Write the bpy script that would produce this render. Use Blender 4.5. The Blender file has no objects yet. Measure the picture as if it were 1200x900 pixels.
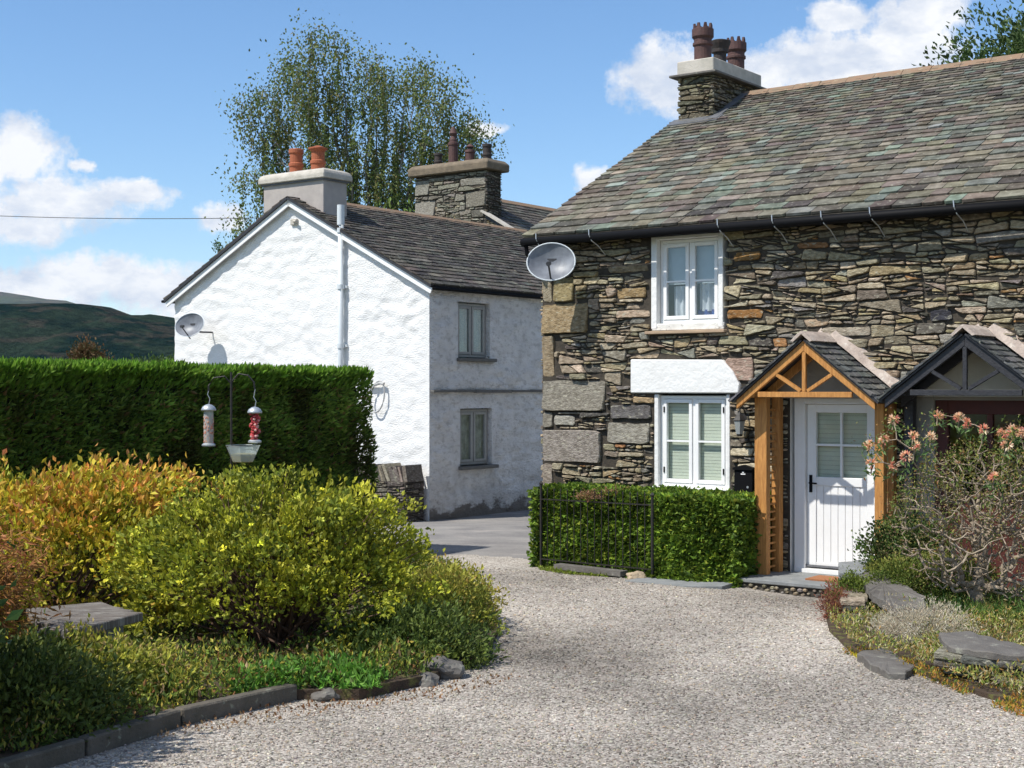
import bpy, bmesh, math, random
import numpy as np
from mathutils import Vector, Matrix, noise as mn
random.seed(7); rng = np.random.default_rng(11)
R = math.radians
sc = bpy.context.scene
C = sc.collection

# ------------------------------------------------------------------ camera
CAMH = 2.42; F = 1667.0
cd = bpy.data.cameras.new('camera'); cam = bpy.data.objects.new('camera', cd); C.objects.link(cam)
cam.location = (0, 0, CAMH); cam.rotation_euler = (R(90), 0, 0)
cd.sensor_width = 36; cd.lens = 36 * F / 1200; cd.shift_y = 5 / 1200
cd.clip_start = .1; cd.clip_end = 30000
sc.camera = cam

# ------------------------------------------------------------------ light
SUN_EL = 54.0
LH = Vector((.885, .466)).normalized()                 # horizontal travel of the light
d = Vector((LH.x * math.cos(R(SUN_EL)), LH.y * math.cos(R(SUN_EL)), -math.sin(R(SUN_EL))))
ld = bpy.data.lights.new('sun', 'SUN'); ld.energy = 4.8; ld.angle = R(.53); ld.color = (1, .955, .88)
sun = bpy.data.objects.new('sun', ld); C.objects.link(sun); sun.rotation_euler = d.to_track_quat('-Z', 'Y').to_euler()
SKY_STRENGTH = .142; CLOUD_STRENGTH = .92
sc.view_settings.view_transform = 'Standard'; sc.view_settings.look = 'None'
sc.view_settings.exposure = .22; sc.view_settings.gamma = 1
sc.cycles.max_bounces = 6; sc.cycles.transparent_max_bounces = 12
sc.cycles.volume_bounces = 0

# ------------------------------------------------------------------ node helpers
class NT:
    def __init__(s, tree): s.t = tree; s.t.nodes.clear()
    def n(s, typ, **kw):
        nd = s.t.nodes.new(typ)
        for k, v in kw.items():
            if k.startswith('i_'): nd.inputs[int(k[2:]) if k[2:].isdigit() else k[2:]].default_value = v
            else: setattr(nd, k, v)
        return nd
    def l(s, a, b): s.t.links.new(a, b)
    def math(s, op, a, b=None, c=None, clamp=False):
        m = s.n('ShaderNodeMath', operation=op, use_clamp=clamp)
        for i, v in enumerate((a, b, c)):
            if v is None: continue
            if isinstance(v, (int, float)): m.inputs[i].default_value = v
            else: s.l(v, m.inputs[i])
        return m.outputs[0]
    def vm(s, op, a, b=None):
        m = s.n('ShaderNodeVectorMath', operation=op)
        for i, v in enumerate((a, b)):
            if v is None: continue
            if isinstance(v, tuple): m.inputs[i].default_value = v
            else: s.l(v, m.inputs[i])
        return m.outputs[1] if op in ('LENGTH', 'DISTANCE', 'DOT_PRODUCT') else m.outputs[0]
    def mix(s, f, a, b, blend='MIX'):
        m = s.n('ShaderNodeMix', data_type='RGBA', blend_type=blend)
        for i, v in ((0, f), (6, a), (7, b)):
            if isinstance(v, (int, float)): m.inputs[i].default_value = v
            elif isinstance(v, tuple): m.inputs[i].default_value = (*v[:3], 1)
            else: s.l(v, m.inputs[i])
        return m.outputs[2]
    def noise(s, vec, scale, detail=4, rough=.55, col=False):
        m = s.n('ShaderNodeTexNoise'); m.inputs['Scale'].default_value = scale
        m.inputs['Detail'].default_value = detail; m.inputs['Roughness'].default_value = rough
        if vec is not None: s.l(vec, m.inputs['Vector'])
        return m.outputs[1 if col else 0]
    def ramp(s, f, stops):
        m = s.n('ShaderNodeValToRGB'); s.l(f, m.inputs[0]); e = m.color_ramp.elements
        while len(e) < len(stops): e.new(.5)
        for i, (p, c) in enumerate(stops):
            e[i].position = p; e[i].color = (*c, 1) if len(c) == 3 else c
        return m.outputs[0]
    def scale(s, vec, v):
        return s.vm('MULTIPLY', vec, v)

def mat(name, base=(.5, .5, .5), rough=.8, var=None, vscale=6, vamt=.6, bump=0, bscale=30, stretch=(1, 1, 1),
        attr=False, metal=0, spots=None, sscale=9, sthr=(.6, .68), trans=0, bdist=.02, spec=.4, damp=None):
    m = bpy.data.materials.new(name); m.use_nodes = True; t = NT(m.node_tree)
    out = t.n('ShaderNodeOutputMaterial'); p = t.n('ShaderNodeBsdfPrincipled')
    p.inputs['Roughness'].default_value = rough; p.inputs['Metallic'].default_value = metal
    p.inputs['Specular IOR Level'].default_value = spec
    tc = t.n('ShaderNodeTexCoord'); v = t.scale(tc.outputs['Object'], stretch)
    if attr:
        a = t.n('ShaderNodeAttribute', attribute_name='col'); col = a.outputs['Color']
    else:
        rgb = t.n('ShaderNodeRGB'); rgb.outputs[0].default_value = (*base, 1); col = rgb.outputs[0]
    if var is not None:
        f = t.ramp(t.noise(v, vscale, 5), [(.36, (0, 0, 0)), (.64, (1, 1, 1))])
        f = t.math('MULTIPLY', f, vamt)
        col = t.mix(f, col, var, 'MULTIPLY' if attr else 'MIX')
    if spots is not None:
        f = t.ramp(t.noise(v, sscale, 6, .65), [(sthr[0], (0, 0, 0)), (sthr[1], (1, 1, 1))])
        col = t.mix(t.math('MULTIPLY', f, .75), col, spots)
    if damp:
        sz = t.n('ShaderNodeSeparateXYZ'); t.l(tc.outputs['Object'], sz.inputs[0])
        e = t.math('ADD', t.math('MULTIPLY', sz.outputs[2], 2.6), t.math('MULTIPLY', t.math('SUBTRACT', t.noise(v, 2.6, 6, .65), .5), 2.4))
        col = t.mix(t.ramp(e, [(.28, (1, 1, 1)), (.52, (0, 0, 0))]), col, damp)
        e = t.math('ADD', t.math('MULTIPLY', sz.outputs[2], .9), t.math('MULTIPLY', t.math('SUBTRACT', t.noise(v, 1.4, 6, .65), .5), 2.2))
        col = t.mix(t.math('MULTIPLY', t.ramp(e, [(.3, (1, 1, 1)), (.75, (0, 0, 0))]), .35), col, tuple(c * 2.6 for c in damp))
    t.l(col, p.inputs['Base Color'])
    if bump:
        b = t.n('ShaderNodeBump'); b.inputs['Strength'].default_value = bump; b.inputs['Distance'].default_value = bdist
        t.l(t.noise(v, bscale, 6, .6), b.inputs['Height']); t.l(b.outputs[0], p.inputs['Normal'])
    sh = p.outputs[0]
    if trans:
        tr = t.n('ShaderNodeBsdfTranslucent'); t.l(col, tr.inputs[0])
        mx = t.n('ShaderNodeMixShader'); mx.inputs[0].default_value = trans
        t.l(sh, mx.inputs[1]); t.l(tr.outputs[0], mx.inputs[2]); sh = mx.outputs[0]
    t.l(sh, out.inputs[0])
    return m

# ------------------------------------------------------------------ sky with clouds
w = bpy.data.worlds.new('World'); sc.world = w; w.use_nodes = True
t = NT(w.node_tree)
out = t.n('ShaderNodeOutputWorld')
sky = t.n('ShaderNodeTexSky', sky_type='NISHITA', sun_disc=False, sun_elevation=R(SUN_EL), sun_rotation=math.atan2(-LH.x, -LH.y))
sky.air_density = 1.0; sky.dust_density = 0.0; sky.ozone_density = 4.0; sky.altitude = 300
bg = t.n('ShaderNodeBackground'); bg.inputs[1].default_value = SKY_STRENGTH
hs = t.n('ShaderNodeHueSaturation'); hs.inputs['Saturation'].default_value = 1.10; t.l(sky.outputs[0], hs.inputs['Color']); t.l(hs.outputs[0], bg.inputs[0])
tc = t.n('ShaderNodeTexCoord'); D = tc.outputs['Generated']
dn = t.noise(D, 9, 6, .6, col=True)
off = t.scale(t.vm('SUBTRACT', dn, (.5, .5, .5)), (.05, .03, .028))
dn2 = t.noise(D, 34, 5, .6, col=True)
off2 = t.scale(t.vm('SUBTRACT', dn2, (.5, .5, .5)), (.022, .016, .016))
Dd = t.vm('ADD', t.vm('ADD', D, off), off2)
def dirpx(x, y): return Vector(((x - 600) / F, 1, (455 - y) / F)).normalized()
banks = [  # centre bearing as (x, y) of the view, half extents
    (22, 180, 52, 36), (-20, 178, 50, 34), (60, 240, 85, 30), (150, 232, 48, 20), (20, 262, 60, 26), (100, 322, 80, 30), (170, 335, 90, 32), (40, 338, 90, 34), (225, 350, 70, 34),
    (262, 256, 30, 18), (700, 210, 26, 20), (782, 92, 48, 42), (575, 152, 20, 11), (960, 75, 90, 42), (1060, 55, 80, 48), (895, 86, 50, 34),
    (985, 22, 42, 18), (1090, 20, 60, 28), (720, 255, 60, 20), (95, 200, 12, 10), (560, 300, 200, 30), (1010, 95, 120, 40)]
acc = None
for (x, y, hx, hy) in banks:
    c = dirpx(x, y)
    q = t.scale(t.vm('SUBTRACT', Dd, tuple(c)), (F / hx, F / hx * .6, F / hy))
    v = t.math('SUBTRACT', 1.12, t.vm('LENGTH', q))
    acc = v if acc is None else t.math('MAXIMUM', acc, v)
sx = t.n('ShaderNodeSeparateXYZ'); t.l(D, sx.inputs[0])
ahead = t.ramp(sx.outputs[1], [(.80, (0, 0, 0)), (.92, (1, 1, 1))])
gen = t.math('SUBTRACT', t.math('MULTIPLY', t.noise(t.scale(D, (1, 1, 2.2)), 3.2, 7, .6), 6), 3.05)  # cloud cover out of view, thickened to add neutral fill light
gen = t.math('ADD', gen, t.math('MULTIPLY', ahead, -4))
acc = t.math('MAXIMUM', acc, gen)
fine = t.math('MULTIPLY', t.math('SUBTRACT', t.noise(D, 60, 6, .65), .5), 1.6)
dens = t.ramp(t.math('ADD', acc, fine), [(.0, (0, 0, 0)), (.50, (1, 1, 1))])
dens = t.math('MULTIPLY', dens, .97)
shade = t.ramp(t.noise(t.scale(t.vm('ADD', D, (0, 0, .02)), (1, 1, 1.8)), 15, 6, .62), [(.38, (.66, .72, .83)), (.56, (1, 1, 1))])
cb = t.n('ShaderNodeBackground'); t.l(shade, cb.inputs[0]); cb.inputs[1].default_value = CLOUD_STRENGTH
mx = t.n('ShaderNodeMixShader'); t.l(dens, mx.inputs[0]); t.l(bg.outputs[0], mx.inputs[1]); t.l(cb.outputs[0], mx.inputs[2])
t.l(mx.outputs[0], out.inputs[0])

# ------------------------------------------------------------------ object helpers
def put(o, parent=None):
    C.objects.link(o)
    if parent is not None: o.parent = parent
    return o
def tag(o, label=None, cat=None, group=None, kind=None):
    if label: o['label'] = label
    if cat: o['category'] = cat
    if group: o['group'] = group
    if kind: o['kind'] = kind
    return o
def thing(name, label, cat, loc=(0, 0, 0), rz=0, group=None):
    o = bpy.data.objects.new(name, None); C.objects.link(o); o.location = loc; o.rotation_euler = (0, 0, rz)
    return tag(o, label, cat, group)

class MB:
    """collects boxes, tubes, lathes and prisms; m maps (a, d, z) to local x, y, z"""
    def __init__(s, m=None): s.v = []; s.f = []; s.c = []; s.m = m
    def add(s, vs, fs, col=None):
        b = len(s.v)
        s.v += [tuple(s.m(*p)) if s.m else tuple(p) for p in vs]
        s.f += [tuple(i + b for i in f) for f in fs]; s.c += [col or (.5, .5, .5)] * len(vs)
        return s
    def box(s, a0, a1, b0, b1, z0, z1, col=None):
        vs = [(a0, b0, z0), (a1, b0, z0), (a1, b1, z0), (a0, b1, z0), (a0, b0, z1), (a1, b0, z1), (a1, b1, z1), (a0, b1, z1)]
        return s.add(vs, [(0, 3, 2, 1), (4, 5, 6, 7), (0, 1, 5, 4), (1, 2, 6, 5), (2, 3, 7, 6), (3, 0, 4, 7)], col)
    def beam(s, p, q, wd, ht, up=(0, 0, 1), col=None):
        p = Vector(p); q = Vector(q); a = (q - p).normalized(); u = Vector(up)
        sd = a.cross(u).normalized(); u = sd.cross(a)
        vs = []
        for e in (p, q):
            for i, j in ((-1, -1), (1, -1), (1, 1), (-1, 1)): vs.append(e + sd * i * wd / 2 + u * j * ht / 2)
        return s.add(vs, [(3, 2, 1, 0), (4, 5, 6, 7), (0, 1, 5, 4), (1, 2, 6, 5), (2, 3, 7, 6), (3, 0, 4, 7)], col)
    def tube(s, pts, r, n=8, col=None, r1=None):
        pts = [Vector(p) for p in pts]; vs = []; fs = []
        for i, p in enumerate(pts):
            a = (pts[min(i + 1, len(pts) - 1)] - pts[max(i - 1, 0)]).normalized()
            ref = Vector((0, 0, 1)) if abs(a.z) < .9 else Vector((1, 0, 0))
            x = a.cross(ref).normalized(); y = a.cross(x)
            rr = r if r1 is None else r + (r1 - r) * i / (len(pts) - 1)
            for k in range(n):
                an = 2 * math.pi * k / n; vs.append(p + x * math.cos(an) * rr + y * math.sin(an) * rr)
        for i in range(len(pts) - 1):
            for k in range(n):
                k2 = (k + 1) % n; fs.append((i * n + k, i * n + k2, (i + 1) * n + k2, (i + 1) * n + k))
        fs.append(tuple(range(n - 1, -1, -1))); fs.append(tuple((len(pts) - 1) * n + k for k in range(n)))
        return s.add(vs, fs, col)
    def lathe(s, c, prof, n=20, col=None, closed=True):
        vs = []; fs = []
        for r, z in prof:
            for k in range(n):
                an = 2 * math.pi * k / n; vs.append((c[0] + r * math.cos(an), c[1] + r * math.sin(an), c[2] + z))
        for i in range(len(prof) - 1):
            for k in range(n):
                k2 = (k + 1) % n; fs.append((i * n + k, i * n + k2, (i + 1) * n + k2, (i + 1) * n + k))
        if closed: fs.append(tuple(range(n - 1, -1, -1))); fs.append(tuple((len(prof) - 1) * n + k for k in range(n)))
        return s.add(vs, fs, col)
    def prism(s, poly, d0, d1, col=None):
        """poly in (a, z), extruded along the second axis"""
        n = len(poly); vs = [(a, d0, z) for a, z in poly] + [(a, d1, z) for a, z in poly]
        fs = [tuple(range(n)), tuple(range(2 * n - 1, n - 1, -1))] + [(i, i + n, (i + 1) % n + n, (i + 1) % n) for i in range(n)]
        return s.add(vs, fs, col)
    def slab(s, poly, z0, z1, jit=0, col=None):
        """poly in (x, y), extruded upward with an uneven edge"""
        n = len(poly); vs = [(x, y, z0) for x, y in poly] + [(x, y, z1 + random.uniform(-jit, jit)) for x, y in poly]
        cx = sum(p[0] for p in poly) / n; cy = sum(p[1] for p in poly) / n
        vs.append((cx, cy, z1 + jit * .5))
        fs = [tuple(range(n - 1, -1, -1))] + [(i, (i + 1) % n, (i + 1) % n + n, i + n) for i in range(n)] + [(i + n, (i + 1) % n + n, 2 * n) for i in range(n)]
        return s.add(vs, fs, col)
    def build(s, name, m, parent=None, bevel=0, smooth=False, col=False, kind=None, fix=True):
        me = bpy.data.meshes.new(name); me.from_pydata(s.v, [], s.f)
        if col:
            a = me.color_attributes.new('col', 'FLOAT_COLOR', 'POINT')
            a.data.foreach_set('color', np.array([(*c, 1) for c in s.c], dtype=np.float32).ravel())
        if fix:
            b = bmesh.new(); b.from_mesh(me); bmesh.ops.recalc_face_normals(b, faces=b.faces)
            if bevel: bmesh.ops.bevel(b, geom=list(b.edges), offset=bevel, segments=1, affect='EDGES', clamp_overlap=True)
            b.to_mesh(me); b.free()
        if smooth: me.polygons.foreach_set('use_smooth', [True] * len(me.polygons))
        me.materials.append(m); o = bpy.data.objects.new(name, me)
        if kind: o['kind'] = kind
        return put(o, parent)

def fast_mesh(name, V, Fq, m, parent=None, col=None, smooth=False, kind=None):
    """V (n,3), Fq (k,3 or 4) arrays"""
    me = bpy.data.meshes.new(name); V = np.asarray(V, np.float32); Fq = np.asarray(Fq, np.int32)
    k = Fq.shape[1]; me.vertices.add(len(V)); me.vertices.foreach_set('co', V.ravel())
    me.loops.add(Fq.size); me.loops.foreach_set('vertex_index', Fq.ravel())
    me.polygons.add(len(Fq)); me.polygons.foreach_set('loop_start', np.arange(0, Fq.size, k, dtype=np.int32))
    try: me.polygons.foreach_set('loop_total', np.full(len(Fq), k, np.int32))
    except Exception: pass
    me.polygons.foreach_set('use_smooth', np.full(len(Fq), smooth))
    if col is not None:
        a = me.color_attributes.new('col', 'FLOAT_COLOR', 'POINT')
        c4 = np.ones((len(V), 4), np.float32); c4[:, :3] = col; a.data.foreach_set('color', c4.ravel())
    me.update(calc_edges=True); me.materials.append(m)
    o = bpy.data.objects.new(name, me)
    if kind: o['kind'] = kind
    return put(o, parent)

def pick(pal, n):
    w_ = np.array([p[3] for p in pal], float); w_ /= w_.sum()
    c = np.array([p[:3] for p in pal])[rng.choice(len(pal), n, p=w_)]
    return np.clip(c * rng.uniform(.78, 1.25, (n, 1)) * rng.uniform(.94, 1.06, (n, 3)), 0, 1)

def unit(a): return a / np.maximum(np.linalg.norm(a, axis=1, keepdims=True), 1e-9)
def leaves(name, P, A, size, ratio, col, m, parent=None, kind=None, fold=.25):
    """rhombic folded leaves at P pointing along A"""
    n = len(P); A = unit(A); S = unit(np.cross(A, rng.normal(size=(n, 3)))); N = np.cross(A, S)
    L = np.broadcast_to(np.asarray(size, float), (n,))[:, None]; W = L * ratio
    V = np.empty((n, 4, 3)); V[:, 0] = P; V[:, 1] = P + A * L * .5 + S * W * .5 + N * W * fold; V[:, 2] = P + A * L; V[:, 3] = P + A * L * .5 - S * W * .5 + N * W * fold
    Fq = np.arange(4 * n).reshape(n, 4)
    return fast_mesh(name, V.reshape(-1, 3), Fq, m, parent, np.repeat(col, 4, axis=0), kind=kind)

UX, UY = .8035, -.5953; VX, VY = .5953, .8035
TH = math.atan2(UY, UX)
C0 = (.401, 18.58); W0 = (-1.54, 26.5)
def g(x, y): return max(-.07, min(.62, .62 - .0257 * y)) - .10 * math.exp(-((x - 3.15) ** 2 + (y - 15.3) ** 2) / .8)
def cw(s, t_, z): return (C0[0] + UX * s + VX * t_, C0[1] + UY * s + VY * t_, z)      # cottage frame to world
def ww(s, t_, z): return (W0[0] + UX * s + VX * t_, W0[1] + UY * s + VY * t_, z)      # white house frame to world
def on(x, y, z):
    Y = (CAMH - z) * F / (y - 455); return ((x - 600) / F * Y, Y, z)
def gp(x, y):
    Y = 1.8 / ((y - 455) / F - .0257); return ((x - 600) / F * Y, Y)

# ------------------------------------------------------------------ materials
M = {}
M['stone'] = mat('rubble_stone', attr=True, rough=.9, var=(.42, .40, .37), vscale=17, vamt=.85, bump=1.0, bscale=38, stretch=(1, 1, 2.2), spots=(.42, .40, .31), sscale=16, sthr=(.56, .66), spec=.2, bdist=.022)
M['slate'] = mat('roof_slate', attr=True, rough=.78, var=(.42, .40, .36), vscale=7, vamt=.8, bump=.6, bscale=45, spots=(.33, .32, .25), sscale=19, sthr=(.58, .68), bdist=.010, spec=.25)
M['mortar'] = mat('dark_joint', (.055, .048, .038), .95, (.03, .026, .02), 20, .7, .5, 60)
M['wallbase'] = mat('earth_mortar', (.065, .054, .040), .95, (.03, .025, .02), 14, .7, .6, 40)
M['white'] = mat('white_gloss_paint', (.80, .80, .79), .38, (.74, .74, .72), 12, .4, .08, 40)
M['whitewash'] = mat('whitewash', (.79, .79, .78), .9, (.66, .65, .62), 3.0, .4, .75, 22, stretch=(1, 1, 2), spots=(.52, .50, .46), sscale=5, sthr=(.70, .80), bdist=.03)
M['whitewash_old_toned'] = mat('relief_toned_old_whitewash', (.86, .85, .83), .92, (.66, .65, .63), 2.2, .6, 1.0, 16, stretch=(1, 1, 1.7), spots=(.50, .485, .46), sscale=6.5, sthr=(.50, .66), bdist=.07, damp=(.13, .115, .10))  # mottles paint in the wall's relief shading, besides real dirt and damp
M['plaster'] = mat('white_render', (.76, .76, .74), .8, (.66, .65, .62), 4, .5, .6, 14, spots=(.6, .58, .53), sscale=9, sthr=(.66, .74))
M['greyrender'] = mat('grey_render', (.42, .38, .35), .9, (.33, .30, .28), 5, .6, .35, 60)
M['greyplaster'] = mat('dull_plaster', (.30, .28, .25), .9, (.24, .22, .2), 5, .6, .3, 40)
M['cream'] = mat('cream_plaster', (.52, .49, .41), .9, (.44, .41, .34), 5, .6, .3, 40)
M['cementcap'] = mat('pale_cement', (.52, .48, .42), .9, (.33, .31, .26), 6, .6, .4, 40)
M['browncap'] = mat('weathered_cap', (.21, .165, .115), .95, (.11, .09, .065), 6, .7, .5, 30)
M['black'] = mat('black_plastic', (.006, .006, .007), .6, spec=.1)
M['iron'] = mat('black_iron', (.018, .018, .018), .55, (.04, .03, .022), 30, .5, .2, 60)
M['blackwood'] = mat('black_painted_timber', (.022, .022, .026), .5, (.045, .045, .05), 25, .5, .3, 40, stretch=(1, 1, 1))
M['oak'] = mat('golden_timber', (.56, .27, .075), .6, (.34, .14, .035), 7, .8, .4, 30, stretch=(9, 9, 1), spots=(.22, .09, .03), sscale=5, sthr=(.64, .70))
M['terra'] = mat('terracotta', (.36, .11, .05), .8, (.30, .08, .035), 12, .6, .3, 40)
M['redpot'] = mat('dark_red_pot', (.10, .048, .042), .7, (.05, .03, .028), 14, .6, .3, 40)
M['blackpot'] = mat('sooted_pot', (.035, .032, .032), .8, (.07, .045, .035), 14, .5, .3, 40)
M['lead'] = mat('lead_flashing', (.10, .105, .115), .55, (.17, .17, .18), 10, .5, .2, 30)
M['pink'] = mat('mortar_fillet', (.50, .42, .36), .95, (.34, .27, .23), 7, .7, .6, 30, spots=(.62, .57, .5), sscale=8, sthr=(.55, .65))
M['ridge'] = mat('ridge_tile', (.26, .16, .10), .9, (.20, .16, .11), 9, .7, .5, 40, spots=(.34, .30, .2), sscale=14)
M['pvc'] = mat('grey_white_pvc', (.60, .64, .66), .45, (.54, .58, .6), 8, .5)
M['dish'] = mat('grey_dish', (.13, .14, .16), .45, (.28, .30, .33), 6, .6, .1, 20)
M['dishdark'] = mat('dark_bracket', (.05, .05, .055), .6)
M['taupe'] = mat('taupe_frame', (.34, .34, .32), .6, (.26, .26, .24), 14, .6, .2, 50)
M['winstone'] = mat('grey_sill', (.15, .145, .135), .85, (.1, .1, .09), 10, .6, .4, 40)
M['red'] = mat('dark_red_paint', (.085, .018, .012), .6, (.05, .012, .009), 10, .5)
M['teal'] = mat('teal_curtain', (.40, .66, .64), .9, (.30, .52, .52), 12, .6, trans=.2)
M['greycurtain'] = mat('grey_curtain', (.42, .44, .43), .9, (.12, .12, .12), 9, .6)
M['blind'] = mat('pale_green_blind', (.66, .68, .56), .85, (.56, .60, .48), 8, .5)
M['net'] = mat('white_net_curtain', (.74, .76, .8), .9, (.55, .58, .64), 14, .7, trans=.2)
M['blue'] = mat('blue_spines', (.02, .08, .33), .6, (.06, .03, .12), 30, .6)
M['rust'] = mat('doormat_coir', (.40, .17, .07), .95, (.27, .11, .05), 60, .7, .6, 200)
M['flag'] = mat('flagstone', (.24, .25, .25), .9, (.16, .17, .17), 6, .7, .5, 30, spots=(.36, .36, .32), sscale=12)
M['darkslab'] = mat('slate_slab', (.105, .095, .085), .8, (.15, .14, .125), 5, .7, .6, 20, spots=(.26, .26, .21), sscale=10, sthr=(.58, .68))
M['concrete'] = mat('old_concrete_edging', (.115, .10, .08), .95, (.06, .055, .04), 6, .7, .6, 40, spots=(.26, .27, .2), sscale=14)
M['benchwood'] = mat('silvered_timber', (.20, .175, .15), .9, (.09, .075, .065), 3, .8, .8, 12, stretch=(2, 14, 1), spots=(.36, .35, .32), sscale=4, sthr=(.52, .62))
M['wire'] = mat('cable', (.03, .03, .035), .6)
M['mesh'] = mat('galvanised', (.50, .53, .54), .4, (.4, .42, .43), 20, .5, metal=.6)
M['seed'] = mat('peanuts', attr=True, rough=.8)
M['bark'] = mat('brown_bark', (.10, .075, .055), .95, (.05, .038, .03), 12, .7, .6, 40)
M['birch'] = mat('birch_bark', (.22, .20, .18), .9, (.10, .09, .08), 4, .7, .5, 20)
M['twig'] = mat('pale_twig', (.36, .295, .215), .9, (.18, .135, .095), 9, .7, .5, 60)
M['twigd'] = mat('brown_twig', (.14, .085, .055), .9, (.08, .05, .035), 9, .7)
M['leaf'] = mat('leaf', attr=True, rough=.62, trans=.28, spec=.3)
M['leafdull'] = mat('hedge_leaf', attr=True, rough=.65, trans=.36, spec=.2)
M['gravelstone'] = mat('gravel_stone', attr=True, rough=.9, spec=.2)
M['soil'] = mat('garden_soil', (.07, .045, .028), .95, (.035, .024, .016), 8, .7, .8, 40, spots=(.12, .12, .03), sscale=9, sthr=(.52, .62))
M['petal'] = mat('flower_petal', attr=True, rough=.6, trans=.3)

def glass_mat():
    m = bpy.data.materials.new('window_glass'); m.use_nodes = True; t = NT(m.node_tree)
    o = t.n('ShaderNodeOutputMaterial'); tr = t.n('ShaderNodeBsdfTransparent'); tr.inputs[0].default_value = (.93, .95, .95, 1)
    gl = t.n('ShaderNodeBsdfGlossy'); gl.inputs['Roughness'].default_value = .03; gl.inputs[0].default_value = (1, 1, 1, 1)
    fr = t.n('ShaderNodeFresnel'); fr.inputs[0].default_value = 1.5
    ge = t.n('ShaderNodeNewGeometry'); f = t.math('MULTIPLY', t.math('MULTIPLY', fr.outputs[0], 1.7, clamp=True), t.math('SUBTRACT', 1, ge.outputs['Backfacing']))
    mx = t.n('ShaderNodeMixShader'); t.l(f, mx.inputs[0]); t.l(tr.outputs[0], mx.inputs[1]); t.l(gl.outputs[0], mx.inputs[2])
    t.l(mx.outputs[0], o.inputs[0]); return m
M['glass'] = glass_mat()
def tint_glass(name, c, r=.1):
    m = bpy.data.materials.new(name); m.use_nodes = True; t = NT(m.node_tree)
    o = t.n('ShaderNodeOutputMaterial'); tr = t.n('ShaderNodeBsdfTransparent'); tr.inputs[0].default_value = (*c, 1)
    gl = t.n('ShaderNodeBsdfPrincipled'); gl.inputs['Base Color'].default_value = (.75, .8, .78, 1); gl.inputs['Roughness'].default_value = .12
    mx = t.n('ShaderNodeMixShader'); mx.inputs[0].default_value = r; t.l(tr.outputs[0], mx.inputs[1]); t.l(gl.outputs[0], mx.inputs[2])
    t.l(mx.outputs[0], o.inputs[0]); return m
M['clear'] = tint_glass('clear_plastic', (.93, .96, .95), .38)

# ------------------------------------------------------------------ pieces (stones and slates)
def area_px(V, world):
    W = [world @ Vector(v) for v in V]; P = []
    for q in W:
        if q.y < .5: return 0
        P.append((q.x / q.y * F, (q.z - CAMH) / q.y * F))
    xs = [p[0] for p in P]; ys = [p[1] for p in P]
    if max(xs) < -600 or min(xs) > 600 or max(ys) < -450 or min(ys) > 455: return 0
    return (max(xs) - min(xs)) * (max(ys) - min(ys))
def emit(pieces, root, parent, name, rest, m, n=300, min_px=0):
    """pieces: (verts, faces, colour); the n largest in view become objects of their own"""
    wm = Matrix.Translation(root.location) @ root.rotation_euler.to_matrix().to_4x4()
    sc_ = [(area_px(p[0], wm), i) for i, p in enumerate(pieces)]; sc_.sort(reverse=True)
    own = [i for a, i in sc_[:n] if a > min_px]; s_ = set(own)
    for i in own:
        V, Fs, c = pieces[i]; me = bpy.data.meshes.new(name); me.from_pydata([tuple(v) for v in V], [], Fs)
        a = me.color_attributes.new('col', 'FLOAT_COLOR', 'POINT'); a.data.foreach_set('color', np.tile(np.array((*c, 1), np.float32), len(V)))
        me.materials.append(m); put(bpy.data.objects.new(name, me), parent)
    mb = MB()
    for i, (V, Fs, c) in enumerate(pieces):
        if i not in s_: mb.add(V, Fs, c)
    if mb.v: mb.build(rest, m, parent, col=True, kind='stuff', fix=False)

def clip(poly, nx, nz, dd):
    outp = []; n = len(poly)
    for i in range(n):
        p = poly[i]; q = poly[(i + 1) % n]; a = nx * p[0] + nz * p[1] - dd; b = nx * q[0] + nz * q[1] - dd
        if a <= 0: outp.append(p)
        if a * b < 0:
            k = a / (a - b); outp.append((p[0] + (q[0] - p[0]) * k, p[1] + (q[1] - p[1]) * k))
    return outp

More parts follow.
